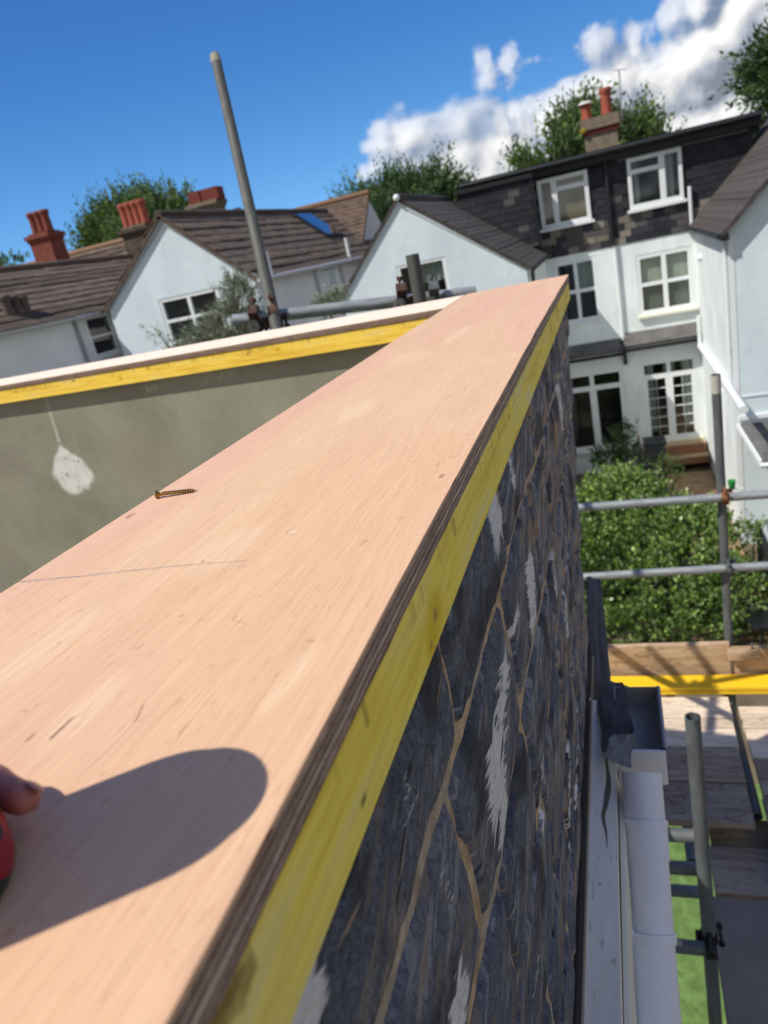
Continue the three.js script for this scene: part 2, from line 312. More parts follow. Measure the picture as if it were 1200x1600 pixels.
const bM = { knots: [[...onBatten(678, 1008), 0.006], [...onBatten(684, 960), 0.009], [...onBatten(862, 512), 0.010], [-1.7, -0.2, 0.01], [-0.1, -0.21, 0.008]], stains: [[...onBatten(573, 1252), 0.0016, 0.9], [...onBatten(372, 1545), 0.003, 0.7], [...onBatten(365, 1580), 0.006, 0.6], [...onBatten(345, 1590), 0.003, 0.5], [...onBatten(798, 652), 0.0025, 0.95], [...onBatten(420, 1370), 0.0018, 0.45], [...onBatten(440, 1330), 0.0018, 0.35], [...onBatten(460, 1295), 0.0015, 0.35], [...onBatten(655, 880), 0.003, 0.2]] };
const mBatten = mat(0xffffff, 0.78, { map: battenTex(8, bM) });
const mBattenC = mat(0xf6e6d6, 0.8, { map: battenTex(19, { knots: [[-0.55, -0.2, 0.006], [-1.2, -0.21, 0.005], [-1.9, -0.2, 0.006]], stains: [[-1.73, -0.196, 0.004, 0.6], [-1.42, -0.192, 0.004, 0.6], [-1.5, -0.2, 0.0025, 0.5], [-0.66, -0.2, 0.004, 0.4]] }) });
const BT = TOP - PLY - 0.0006, BB = TOP - PLY - 0.0495;
part('timber_batten', rbx(XR - 0.05, BB, ZF + 0.002, XR - 0.0025, BT, ZN, 0.0015), mBatten, scene);
tag(scene.children.at(-1), 'yellow treated timber batten under the outer edge of the long plywood board', 'timber batten');
part('timber_batten', cross(rbx(-3.3, BB + 0.014, -0.05, -0.03, BT, -0.0035, 0.0012)), mBattenC, scene);
tag(scene.children.at(-1), 'yellow treated timber batten under the front edge of the cross wall board', 'timber batten');
// the batten's lower lip, a second thin lath set slightly proud
part('timber_lath', cross(rbx(-3.3, BB - 0.001, -0.05, -0.03, BB + 0.0132, -0.0015, 0.001)), mBattenC, scene);
tag(scene.children.at(-1), 'thin yellow lath along the foot of the batten on the cross wall', 'timber lath');

// grey green coated cross wall with a filled patch
const grp = (() => {
  const P = (x, y) => { // pixel -> along, height on the coated wall
    const n = V3(-Math.sin(-CR), 0, Math.cos(CR)), d = ray(x, y), o = V3(CO.x, EYE, CO.z).addScaledVector(n, -0.034), t = o.clone().sub(V3(0, EYE, 0)).dot(n) / d.dot(n), p = d.multiplyScalar(t).add(V3(0, EYE, 0));
    return [p.clone().sub(V3(CO.x, EYE, CO.z)).dot(V3(Math.cos(CR), 0, Math.sin(-CR))), p.y - EYE];
  };
  const c0 = P(110, 735), top = P(104, 698), bot = P(122, 770), le = P(80, 735), ri = P(140, 735), s0 = P(72, 625), s1 = P(92, 688);
  const rx = Math.abs(ri[0] - le[0]) / 2, ry = Math.abs(top[1] - bot[1]) / 2;
  const smear = [[230, 607], [340, 588]].map(([x, y]) => P(x, y));
  const spots = [[105, 742, 0.012], [98, 747, 0.006], [122, 721, 0.008], [115, 721, 0.007], [123, 762, 0.007], [103, 716, 0.008]].map(([x, y, r]) => [P(x, y), r]);
  return tex(1024, 512, (u, v) => {
    const x = -3.3 + 3.3 * u, y = -1.15 + 1.0 * v;
    const a = fbm2(x * 6, y * 5, 4, 3) - 0.5, b = fbm2(x * 60, y * 60, 3, 7) - 0.5, s = fbm2(x * 3 + y * 6, y * 1.5, 4, 12) - 0.5;
    let c = [134, 132, 112].map((k) => k + a * 26 + b * 10 + s * 16);
    c = mixc(c, [134, 118, 106], sstep(0.08, 0.3, fbm2(x * 4 + 8, y * 4, 3, 31) - 0.42) * 0.28);
    const q = Math.hypot((x - c0[0]) / (rx * (y > c0[1] ? 1 - 0.55 * clamp((y - c0[1]) / ry) : 1)), (y - c0[1]) / ry) + (fbm2(x * 25, y * 25, 3, 5) - 0.5) * 0.35;
    if (q < 1.25) c = mixc(c, [214, 212, 204], (1 - sstep(0.9, 1.15, q)) * (0.75 + 0.25 * noise2(x * 60, y * 40, 8)));
    for (const [p, r] of spots) { const d = Math.hypot(x - p[0], y - p[1]) / r; if (d < 1) c = mixc(c, [128, 122, 112], 0.75 * (1 - d * d)); }
    const [d, t] = seg(x, y, ...s0, ...s1); if (d < 0.012) c = mixc(c, [216, 214, 206], (1 - d / 0.012) * (0.3 + 0.6 * t) * (0.5 + 0.6 * noise2(x * 90, y * 90, 2)));
    for (const p of smear) { const e = Math.hypot((x - p[0]) / 0.12, (y - p[1]) / 0.02); if (e < 1 && noise2(x * 70, y * 90, 6) > 0.55) c = mixc(c, [190, 188, 180], 0.5 * (1 - e)); }
    return c;
  }, { size: [3.3, 1.0], offset: [1, (1.15 - EYE) / 1.0] });
})();
const mGrp = mat(0xffffff, 0.6, { map: grp, bumpMap: grainTex(7, [128, 128, 128], [120, 120, 120], 9, 9, 256, [0.5, 0.5]), bumpScale: 0.002 });
part('parapet_wall', cross(bx(-3.3, EYE - 1.45, -0.28, -0.035, BB - 0.0016, -0.034)), mGrp, scene);
tag(scene.children.at(-1), 'grey green coated cross wall with a white filled patch, shaded under its yellow batten', 'parapet wall');
structure('roof', prism([[-3.7, -2.4], [-0.4, -1.95], [-0.4, 0.6], [-3.7, 0.6]], EYE - 1.44, EYE - 1.4), mat(0x7f7f72, 0.6), 'flat grey roof inside the parapet');

// ------------------------------------------------------------------ rough outer wall: dark blocks, tan joints, torn white render
const lerp2 = (a, b, t) => [a[0] + (b[0] - a[0]) * t, a[1] + (b[1] - a[1]) * t];
const wallTex = (() => {
  const tears = [[[793, 1035], [782, 1165], [792, 1300], 0.034], [[772, 1160], [776, 1210], [780, 1270], 0.02], [[828, 872], [832, 920], [838, 985], 0.034], [[770, 770], [776, 800], [782, 835], 0.03], [[797, 700], [802, 735], [806, 760], 0.008], [[872, 590], [876, 630], [880, 670], 0.02], [[865, 850], [868, 900], [872, 930], 0.008],
    [[812, 955], [806, 985], [800, 1010], 0.009], [[885, 900], [886, 960], [888, 1000], 0.012], [[718, 1555], [724, 1580], [728, 1610], 0.012], [[480, 1570], [488, 1590], [490, 1620], 0.01], [[635, 1205], [640, 1225], [644, 1250], 0.003], [[660, 1240], [648, 1265], [640, 1290], 0.003], [[700, 1360], [708, 1400], [712, 1430], 0.004], [[845, 1480], [842, 1520], [838, 1560], 0.006], [[890, 1150], [892, 1250], [893, 1350], 0.012], [[850, 1180], [852, 1230], [853, 1290], 0.008], [[905, 1100], [905, 1180], [903, 1260], 0.01]].map(([a, b, c, w]) => [onWall(...a), onWall(...b), onWall(...c), w]);
  const W = 2048, H = 1024, zOf = (u) => 0.25 - Math.exp(Math.log(0.4) + 1.81 * u);
  const t = tex(W, H, (u, v) => {
    const z = zOf(u), y = -0.97 + 0.79 * v;
    const a = fbm2(z * 9, y * 12, 4, 2) - 0.5, sp = noise2(z * 520, y * 620, 5) - 0.5, sp2 = noise2(z * 230, y * 330, 9) - 0.5, sp3 = noise2(z * 1150, y * 1150, 12) - 0.5;
    const al = z * 0.91 - y * 0.41, pe = z * 0.41 + y * 0.91, far = sstep(-0.5, -1.2, z), st = fbm2(al * 22 + (noise2(al * 50, pe * 90, 60) - 0.5) * 1.2, pe * 130, 4, 61);
    let c = [84, 88, 99].map((k, i) => k + a * 40 + sp * 30 + sp2 * 26 + sp3 * 34 - i * a * 3);
    c = mixc(c, [176, 172, 166], sstep(0.60 - 0.09 * far, 0.68, st) * (0.42 + 0.33 * far));
    c = mixc(c, [168, 134, 96], sstep(0.58 - 0.07 * far, 0.67, fbm2(al * 12 + 5, pe * 100, 4, 67)) * (0.3 + 0.5 * far));
    c = mixc(c, [30, 32, 37], sstep(0.54, 0.76, fbm2(z * 14 + 9, y * 20, 3, 33)) * 0.7);
    c = mixc(c, [150, 150, 152], sstep(0.62, 0.78, fbm2(z * 16 + 3, y * 34 + 1, 3, 55)) * 0.4 * noise2(z * 60, y * 300, 6));
    return c;
  });
  // torn render and scratches: many small strokes along the tooling of the blocks
  const d = t.image.data, r = rng(404), uOf = (z) => (Math.log(Math.max(0.02, 0.25 - z)) - Math.log(0.4)) / 1.81;
  const dab = (z, y, c, al, rz, ry) => { const px = uOf(z) * W, py = (y + 0.97) / 0.79 * H, wx = Math.max(0.6, rz / ((0.25 - z) * 1.81) * W), wy = Math.max(0.6, ry / 0.79 * H); for (let j = Math.floor(py - wy); j <= py + wy; j++) for (let i = Math.floor(px - wx); i <= px + wx; i++) { if (i < 0 || j < 0 || i >= W || j >= H) continue; const q = ((i + 0.5 - px) / wx) ** 2 + ((j + 0.5 - py) / wy) ** 2; if (q > 1) continue; const o = (j * W + i) * 4, k = al * (1 - q * 0.4); for (let m = 0; m < 3; m++) d[o + m] += (c[m] - d[o + m]) * k; } };
  const stroke = (z, y, dz, dy, c, al, w) => { const L = Math.hypot(dz, dy), n = Math.max(3, Math.ceil(L / (w * 0.8))); for (let i = 0; i <= n; i++) { const f = i / n, k = Math.sin(Math.PI * (0.08 + 0.9 * f)); dab(z + dz * f, y + dy * f, c, al * k, w * (0.6 + 0.6 * k), w * 0.6 * (0.6 + 0.6 * k)); } };
  for (const [p, q, e, w] of tears) for (let i = 0, n = w < 0.007 ? 12 : w > 0.025 ? 330 : w > 0.015 ? 190 : 100; i < n; i++) {
    const f = r(), A = f < 0.5 ? lerp2(p, q, f * 2) : lerp2(q, e, f * 2 - 1), off = (r() + r() - 1) * w * 0.62 * Math.sin(Math.PI * (0.1 + 0.8 * f)), L = (0.008 + 0.022 * r()) * Math.min(1.5, w / 0.012), g = 206 + 18 * r();
    stroke(A[0] + off * 0.41, A[1] + off * 0.8, L * 0.91 * (r() < 0.5 ? 1 : -1), -L * 0.3 * (r() < 0.5 ? 1 : -1), [g, g - 2, g - 6], 0.75, (0.0016 + 0.0012 * r()) * Math.min(1, w / 0.011));
  }
  const dg0 = onWall(600, 1330), dg1 = onWall(660, 1200), dl = Math.hypot(dg1[0] - dg0[0], dg1[1] - dg0[1]);
  for (let i = 0; i < 420; i++) { const z = 0.0 - 1.9 * r() ** 1.4, y = -0.25 - 0.66 * r(), L = 0.008 + 0.03 * r(), g = 130 + 70 * r(), dia = r() < 0.55; if (noise2(z * 6, y * 9, 88) < 0.42) continue; stroke(z, y, dia ? (dg1[0] - dg0[0]) / dl * L : 0.91 * L, dia ? (dg1[1] - dg0[1]) / dl * L : -0.41 * L, r() < 0.2 ? [g, g * 0.82, g * 0.62] : [g, g, g], 0.35 + 0.3 * r(), 0.0008 + 0.001 * r()); }
  for (let i = 0; i < 160; i++) { const z = -0.02 - 1.9 * r() ** 1.3, y = -0.25 - 0.66 * r(), L = 0.01 + 0.03 * r(); stroke(z, y, 0.91 * L, -0.41 * L, [22, 23, 26], 0.6, 0.0015 + 0.0022 * r()); }
  t.wrapS = t.wrapT = THREE.ClampToEdgeWrapping; t.needsUpdate = true;
  return t;
})();
const wallUV = (z, y) => [(Math.log(0.25 - (z > -0.15 ? -0.3 - z : z)) - Math.log(0.4)) / 1.81, (y - EYE + 0.97) / 0.79];
const mBlock = mat(0xffffff, 0.88, { map: wallTex, bumpMap: grainTex(17, [128, 128, 128], [230, 230, 230], 14, 14, 512, [0.045, 0.1]), bumpScale: 0.004 });
const mJoint = mat(0xffffff, 0.95, { map: tex(512, 512, (u, v) => { const n = fbm2(u * 40, v * 40, 4, 3) - 0.5, s = noise2(u * 200, v * 200, 4) - 0.5; return mixc([184, 156, 120], [166, 152, 132], sstep(0.4, 0.6, fbm2(u * 7, v * 7, 3, 9))).map((k) => k + n * 60 + s * 24); }, { size: [0.6, 0.6] }), bumpMap: grainTex(27, [128, 128, 128], [200, 200, 200], 16, 16, 256, [0.05, 0.05]), bumpScale: 0.003 });
{
  const w = thing('block_wall', 'rough dark outer wall of old blocks with tan joints and torn white render below the long board', 'wall', V3(-0.26, EYE - 0.9, -0.6));
  // side profile: the wall stops along the slope of the roof below it
  const prof = [[ZN, -0.93], [-1.48, -0.93], [-1.66, -0.69], [-1.98, -0.42], [-2.2, -0.2445], [-2.2, -0.2325], [ZN, -0.2325]];
  part('mortar', wallZY(prof.map(([z, y]) => [z, y + EYE]), [], XW - 0.007, 0.27), mJoint, w);
  part('felt_edge', rbx(XW - 0.02, EYE - 0.951, -1.5, XW + 0.0015, EYE - 0.929, ZN, 0.004), mat(0x2a2622, 0.9), w);
  part('timber_edge', rbx(XW + 0.002, EYE - 0.9495, -1.47, XW + 0.007, EYE - 0.944, ZN, 0.002), mat(0xa08c70, 0.9), w);
  const endZ = (y) => { for (let i = 1; i < 4; i++) if (y <= prof[i + 1][1] && y >= prof[i][1]) { const t = (y - prof[i][1]) / (prof[i + 1][1] - prof[i][1]); return prof[i][0] + t * (prof[i + 1][0] - prof[i][0]); } return y > -0.25 ? -2.2 : -1.48; };
  const r = rng(11), ys = [-0.2335, -0.322, -0.475, -0.60, -0.735, -0.84, -0.928];
  // joints read off the photograph for the near part, then free
  const given = [[0.14, -0.145, -0.405, -0.70, -1.02], [0.2, -0.07, -0.362, -0.63, -0.9], [0.11, -0.2, -0.43, -0.62, -0.98], [0.2, -0.12, -0.36, -0.66, -0.93], [0.05, -0.3, -0.52, -0.8, -1.1], [0.2, -0.1, -0.4, -0.7, -1.0]];
  const wob = (z, y) => [z + (noise2(z * 13, y * 17, 61) - 0.5) * 0.03, y + (noise2(z * 9, y * 11, 62) - 0.5) * 0.026];
  for (let k = 0; k < 6; k++) {
    const yT = ys[k], yB = ys[k + 1]; let js = [ZN, ...given[k]]; while (js.at(-1) > -2.3) js.push(js.at(-1) - 0.2 - r() * 0.2);
    for (let i = 0; i + 1 < js.length; i++) {
      const nz = 18, ny = 11, pos = [], uv = [], idx = [], ph = r() * 20, tilt = (r() - 0.5) * 0.004, gap = 0.0038 + r() * 0.0026, proud = 0.0025 + r() * 0.002;
      const limit = endZ((yT + yB) / 2) + 0.01; if (js[i] < limit + 0.03) break;
      const zA = js[i], zB = Math.max(js[i + 1], limit);
      for (let b = 0; b <= ny; b++) for (let a = 0; a <= nz; a++) {
        const edge = a === 0 || b === 0 || a === nz || b === ny, s = clamp((a - 0.5) / (nz - 1)) , t = clamp((b - 0.5) / (ny - 1));
        let z = zA - gap + (zB - zA + 2 * gap) * s, y = yB + gap + (yT - yB - 2 * gap) * t; if (k === 0) y = Math.min(y, -0.2332);
        [z, y] = b >= ny - 1 && k === 0 ? [wob(z, y)[0], y] : wob(z, y);
        z += (noise2(z * 70, y * 70, 5) - 0.5) * 0.010; y += k === 0 && b >= ny - 1 ? 0 : (noise2(z * 80, y * 60, 8) - 0.5) * 0.005;
        const inner = Math.min(s, 1 - s) * 6, inner2 = Math.min(t, 1 - t) * 4, rnd = sstep(0, 1, Math.min(1, inner) * 0.5 + 0.5) * sstep(0, 1, Math.min(1, inner2) * 0.5 + 0.5);
        const x = edge ? XW - 0.0105 : XW - 0.0045 + proud * rnd + (fbm2(z * 55 + ph, y * 75, 4, 71) - 0.5) * 0.0052 + tilt * 0.4 * (s - 0.5);
        pos.push(Math.min(x, XR - 0.004), y + EYE, z); uv.push(...wallUV(z, y + EYE));
      }
      const q = nz + 1; for (let b = 0; b < ny; b++) for (let a = 0; a < nz; a++) { const o = b * q + a; idx.push(o, o + 1, o + q + 1, o, o + q + 1, o + q); }
      const g = new THREE.BufferGeometry(); g.setAttribute('position', new THREE.Float32BufferAttribute(pos, 3)); g.setAttribute('uv', new THREE.Float32BufferAttribute(uv, 2)); g.setIndex(idx); g.computeVertexNormals();
      part('block', g, mBlock, w);
    }
  }
}

// ------------------------------------------------------------------ our house below: white ledge, pipe, gutter end, lead
const mWhite = mat(0xffffff, 0.7, { map: grainTex(3, [222, 224, 222], [34, 34, 34], 8, 8, 256, [1.4, 1.4]) });
const mWhiteSide = mat(0xffffff, 0.75, { map: grainTex(5, [232, 238, 236], [44, 44, 44], 10, 3, 256, [2.5, 2.5]), bumpMap: grainTex(6, [128, 128, 128], [140, 140, 140], 12, 12, 256, [0.7, 0.7]), bumpScale: 0.006 });
const mPvc = mat(0xffffff, 0.42, { map: grainTex(8, [224, 224, 226], [16, 16, 16], 5, 12, 256, [0.25, 0.25]) });
const mLead = mat(0x4d4a46, 0.62, { bumpMap: grainTex(9, [128, 128, 128], [200, 200, 200], 8, 8, 256, [0.2, 0.2]), bumpScale: 0.006 });
const ledgeTex = tex(256, 1024, (u, v) => {
  const x = -0.15 + 0.1 * u, z = -1.5 + 2.0 * v, a = fbm2(x * 60, z * 9, 4, 3) - 0.5;
  let c = [236, 228, 212].map((k) => k + a * 34);
  const m = 0.012 + (fbm2(z * 14, 3, 3, 9) - 0.5) * 0.05; const d = Math.abs(x + 0.098 - m * 0.5);
  if (z > -1.16 && z < -0.92 && d < 0.0055 * (1 - Math.abs(z + 1.04) / 0.13)) c = [104, 96, 82];
  if (noise2(x * 260, z * 40, 5) > 0.9) c = mixc(c, [170, 164, 150], 0.5);
  return c;
}, { size: [0.1, 2.0], offset: [1.5, 0.75] });
{
  const t = thing('house_body', 'white rendered back wall of the house under the parapet with a narrow ledge', 'house', V3(-1.5, 0, 0));
  part('wall', bx(-0.42, 0, -1.33, -0.079, EYE - 0.975, 0.9), mWhiteSide, t);
    part('back_wall', bx(-3.6, 0, -2.2, -0.43, EYE - 1.46, 0.9), mWhiteSide, t);
  const l = prism([[-0.1265, -1.31], [-0.0745, -1.31], [-0.0755, -0.9], [-0.0735, -0.5], [-0.0745, 0.5], [-0.1265, 0.5]], EYE - 0.974, EYE - 0.95);
  part('ledge', l, mat(0xffffff, 0.7, { map: ledgeTex }), t);
  part('fascia_strip', rbx(-0.0735, EYE - 1.06, -1.16, -0.064, EYE - 0.972, 0.5, 0.003), mat(0xd8d2c0, 0.7), t);
}
{ // white pipe falling along the foot of the wall, with socket and clip
  const A = atDepth(1004, 1236, 1.25), B = atDepth(1031, 1620, 1.13), dir = B.clone().sub(A).normalize(), on = (t) => lerp(A, B, t), t = thing('waste_pipe', 'white plastic pipe with a socket and clip running beside the dark wall', 'pipe', on(0.5));
  part('pipe', tube(A.clone().addScaledVector(dir, -0.03), B.clone().addScaledVector(dir, 0.5), 0.0335, 0.003, 40), mPvc, t);
  part('socket', [tube(on(0.13), on(0.30), 0.0358, 0.0025, 40), tube(on(0.125), on(0.145), 0.0372, 0.004, 40)], mPvc, t);
  const c0 = on(0.595), c1 = on(0.635);
  part('clip', [tube(c0, c1, 0.0368, 0.0032, 40)], mPvc, t);
  const bk = rbx(-0.02, -0.012, -0.014, 0.02, 0.012, 0.014, 0.002); bk.translate(c0.x - 0.047, c0.y + 0.008, c0.z + 0.006); part('bracket', bk, mPvc, t);
  part('strap_screw', rod(c1.clone().add(V3(0.036, 0.002, 0)), c1.clone().add(V3(0.044, 0.002, 0)), 0.004), mat(0x8a8a86, 0.5), t);
}
{ // gutter outlet with a square stop end
  const p = at(1000, 1172, 'y', EYE - 0.93), z0 = p.z, y0 = EYE - 0.93, xa = -0.076, xb = 0.012, t = thing('gutter_outlet', 'white gutter outlet with a dark inside at the end of the white pipe', 'gutter', V3(-0.03, y0, z0));
  const half = (r, n = 20) => { const s = []; for (let i = 0; i <= n; i++) { const a = Math.PI + Math.PI * i / n; s.push([Math.cos(a) * r, Math.sin(a) * r]); } return s; };
  const sh = new THREE.Shape([...half(0.044), ...half(0.0395).reverse()].map(([a, b]) => new THREE.Vector2(a, b)));
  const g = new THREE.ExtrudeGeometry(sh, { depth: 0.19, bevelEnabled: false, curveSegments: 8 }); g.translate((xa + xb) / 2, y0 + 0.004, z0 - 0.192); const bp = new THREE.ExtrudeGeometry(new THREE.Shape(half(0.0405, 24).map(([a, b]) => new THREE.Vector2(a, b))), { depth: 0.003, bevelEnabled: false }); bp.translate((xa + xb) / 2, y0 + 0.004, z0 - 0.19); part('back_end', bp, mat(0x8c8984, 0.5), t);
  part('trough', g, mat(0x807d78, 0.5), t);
  part('stop_end', rbx(xa, y0 - 0.076, z0 - 0.004, xb, y0, z0 + 0.004, 0.003), mPvc, t);
  part('rim', rod(V3(xb - 0.001, y0 + 0.002, z0 - 0.19), V3(xb - 0.001, y0 + 0.002, z0 - 0.002), 0.0042, 10), mat(0x7c8490, 0.5), t);
}
{ // torn lead and felt hanging at the end of the wall
  const t = thing('lead_flashing', 'crumpled dark lead flashing hanging over the gutter end beside the dark wall', 'flashing', V3(-0.1, EYE - 0.9, -1.35));
  const sheet = (pts, seed, nx = 10, ny = 14, amp = 0.02) => { // bilinear sheet over four corners, crumpled
    const g = new THREE.PlaneGeometry(1, 1, nx, ny), P = g.attributes.position, U = g.attributes.uv;
    for (let i = 0; i < P.count; i++) { const u = U.getX(i), v = U.getY(i), p = lerp(lerp(pts[0], pts[1], u), lerp(pts[3], pts[2], u), v); p.x += (fbm2(u * 4 + seed, v * 5, 3, seed) - 0.5) * amp * 2; p.y += (fbm2(u * 4 + seed, v * 5, 3, seed + 5) - 0.5) * amp * 2; p.z += (fbm2(u * 5, v * 4 + seed, 3, seed + 9) - 0.5) * amp; P.setXYZ(i, p.x, p.y, p.z); U.setXY(i, u * 0.2, v * 0.2); }
    const b = g.clone(), idx = b.index.array; for (let i = 0; i < idx.length; i += 3) { const k = idx[i]; idx[i] = idx[i + 1]; idx[i + 1] = k; } const Q = b.attributes.position; for (let i = 0; i < Q.count; i++) Q.setXYZ(i, Q.getX(i) - 0.0022, Q.getY(i) - 0.001, Q.getZ(i) - 0.0015);
    const o = join([g, b]); o.computeVertexNormals(); return o;
  };
  const q = (x, y, X) => at(x, y, 'x', X);
  part('upper_sheet', sheet([at(925, 1120, 'z', -1.42), at(962, 1132, 'z', -1.4), at(938, 905, 'z', -1.95), at(917, 900, 'z', -1.95)], 3, 6, 10, 0.004), mLead, t);
  part('middle_sheet', sheet([at(944, 1176, 'z', -1.10), at(990, 1142, 'z', -1.12), at(974, 1066, 'z', -1.34), at(926, 1060, 'z', -1.42)], 14, 8, 10, 0.005), mat(0x55565a, 0.65), t);
  part('lower_flap', sheet([at(944, 1182, 'z', -1.075), at(986, 1200, 'z', -1.065), at(994, 1150, 'z', -1.09), at(958, 1146, 'z', -1.10)], 22, 8, 8, 0.005), mat(0x7d828a, 0.6), t);
  part('pipe_collar', orient(new THREE.SphereGeometry(0.03, 20, 14).scale(1, 0.9, 1.2), at(972, 1092, 'z', -1.36), at(972, 1082, 'z', -1.36)), mat(0x14161a, 0.6), t);
  part('edge_strip', rod(at(944, 1100, 'z', -1.52), at(926, 930, 'z', -1.93), 0.006, 8), mat(0xc9ccd0, 0.6), t);
}

// ------------------------------------------------------------------ scaffolding
const galv = grainTex(51, [150, 153, 152], [56, 56, 58], 6, 9, 256, [0.16, 0.5]);
const mGalv = mat(0xffffff, 0.55, { map: galv, metalness: 0.35 });
const mGalvDull = mat(0xffffff, 0.68, { map: grainTex(52, [88, 88, 80], [46, 44, 40], 5, 12, 256, [0.16, 0.6]), metalness: 0.2 });
const mGalvDark = mat(0xffffff, 0.6, { map: grainTex(53, [98, 102, 100], [40, 40, 40], 5, 10, 256, [0.16, 0.6]), metalness: 0.25 });
const mRust = mat(0xffffff, 0.85, { map: grainTex(54, [84, 62, 50], [70, 50, 40], 8, 8, 128, [0.08, 0.08]), metalness: 0.2 });
const mRustOr = mat(0xffffff, 0.75, { map: grainTex(55, [134, 88, 54], [70, 50, 40], 8, 8, 128, [0.08, 0.08]), metalness: 0.2 });
const R48 = 0.02415;
function pole(name, p0, p1, label, category, m, group) { const o = part(name, tube(p0, p1, R48, 0.0042, 28), m, scene); return tag(o, label, category, group); }
function coupler(p, dA, dB, label, m, o2) { // two hinged collars at right angles with their bolts
  const t = thing('scaffold_coupler', label, 'scaffold coupler', p), n = dA.clone().cross(dB).normalize(), off = n.clone().multiplyScalar(0.026);
  for (const [d, o, s] of [[dA, off, 1], [dB, off.clone().negate(), -1]]) {
    const c = p.clone().add(o), h = d.clone().multiplyScalar(0.019), side = n.clone().cross(d).normalize();
    part('collar', [tube(c.clone().sub(h), c.clone().add(h), 0.0285, 0.004, 24), tube(c.clone().sub(h), c.clone().addScaledVector(h, -0.7), 0.0305, 0.006, 24), tube(c.clone().addScaledVector(h, 0.7), c.clone().add(h), 0.0305, 0.006, 24)], m, t);
    const b0 = c.clone().addScaledVector(side, 0.04 * s).addScaledVector(n, -0.03 * s), b1 = c.clone().addScaledVector(side, 0.04 * s).addScaledVector(n, 0.055 * s);
    const bolt = part('bolt', [rod(b0, b1, 0.0062, 10), rod(b1.clone().addScaledVector(n, -0.016 * s), b1, 0.0125, 6), rod(b0, b0.clone().addScaledVector(n, 0.01 * s), 0.012, 6)], m, t);
    part('hinge', rod(c.clone().sub(h).addScaledVector(side, -0.037 * s), c.clone().add(h).addScaledVector(side, -0.037 * s), 0.009, 10), m, t);
  }
  if (o2) part('tube_end', tube(p.clone().addScaledVector(dA, -0.06).addScaledVector(dA.clone().cross(dB).normalize(), 0.026), p.clone().addScaledVector(dA, 0.3).addScaledVector(dA.clone().cross(dB).normalize(), 0.026), R48, 0.02, 20), mGalvDull, t);
  return t;
}
{ // behind the cross wall
  const tb = atDepth(429, 497, 2.85), tt = atDepth(336, 88, 3.5), dir = tt.clone().sub(tb).normalize();
  pole('scaffold_standard', tb.clone().addScaledVector(dir, -1.2), tt, 'tall weathered scaffold pole rising into the blue sky behind the cross wall', 'scaffold pole', mGalvDull);
  part('tape_band', tube(tt.clone().addScaledVector(dir, -0.06), tt.clone().addScaledVector(dir, -0.002), R48 + 0.0008, 0.001, 24), mat(0x8f8a78, 0.85), scene.children.at(-1));
  const l0 = atDepth(372, 500, 2.92), l1 = atDepth(705, 461, 2.92), ld = l1.clone().sub(l0).normalize();
  pole('scaffold_ledger', l0.clone().addScaledVector(ld, -0.02), l1.clone().addScaledVector(ld, 0.1), 'grey horizontal scaffold tube lying just behind the cross wall', 'scaffold pole', mGalv);
  const sb = atDepth(657, 470, 2.62), st = atDepth(645, 397, 2.62);
  pole('scaffold_standard', V3(sb.x, 0.05, sb.z), V3(sb.x, st.y, sb.z), 'short stub of scaffold tube standing up behind the cross wall', 'scaffold pole', mGalvDull);
  coupler(atDepth(429, 496, 2.88), dir, ld, 'rusty scaffold coupler at the foot of the tall pole', mRust);
  coupler(atDepth(398, 499, 2.9), V3(-0.3, -0.05, -1).normalize(), ld, 'rusty coupler on the horizontal tube left of the tall pole', mRust, true);
  coupler(atDepth(628, 465, 2.86), V3(0, -0.08, -1).normalize(), ld, 'rusty coupler beside the short tube stub', mRust, true);
  coupler(atDepth(678, 462, 2.84), V3(0.1, -0.06, -1).normalize(), ld, 'dark coupler at the right end of the tube behind the cross wall', mGalvDark, true);
  pole('scaffold_brace', V3(-1.60, EYE - 1.0, -3.80), V3(-0.66, EYE - 1.0, -2.86), 'scaffold brace tube under the horizontal tube behind the cross wall', 'scaffold pole', mGalvDull);
}
const PLAT = EYE - 2.8;
{ // right hand lift: standard, guard rails, toe boards, platform
  const zs = -4.157, up0 = at(1137, 1040, 'z', zs), up1 = at(1118, 585, 'z', zs);
  const std = pole('scaffold_standard', V3(up0.x, 0.05, zs), V3(up1.x, up1.y, zs), 'dark scaffold pole carrying the two guard rails in front of the hedge', 'scaffold pole', mGalvDark);
  part('white_end_band', tube(V3(up1.x, up1.y - 0.1, zs), V3(up1.x, up1.y - 0.003, zs), R48 + 0.0012, 0.001, 24), mat(0xb4b0a4, 0.8), std);
  const zr = zs + 0.05, rail = (a, b, m, label) => pole('guard_rail', V3(-0.75, a.y - (b.y - a.y) * 0.45, zr), V3(2.2, b.y + (b.y - a.y) * 1.6, zr), label, 'guard rail', m);
  const a0 = at(907, 793, 'z', zr), b0 = at(1200, 772, 'z', zr), a1 = at(918, 901, 'z', zr), b1 = at(1200, 884, 'z', zr);
  rail(a0, b0, mGalv, 'upper grey scaffold guard rail crossing in front of the hedge');
  rail(a1, b1, mGalv, 'lower bright scaffold guard rail crossing in front of the hedge');
  coupler(V3(up1.x + 0.01, (a0.y + b0.y) / 2 + (b0.y - a0.y) * 0.27, zs + 0.025), V3(0, 1, 0), V3(1, 0, 0), 'orange rusty coupler where the upper guard rail meets the dark pole', mRustOr);
  coupler(V3(up1.x + 0.01, b1.y - 0.005, zs + 0.025), V3(0, 1, 0), V3(1, 0, 0), 'grey coupler where the lower guard rail meets the dark pole', mGalvDark);
}
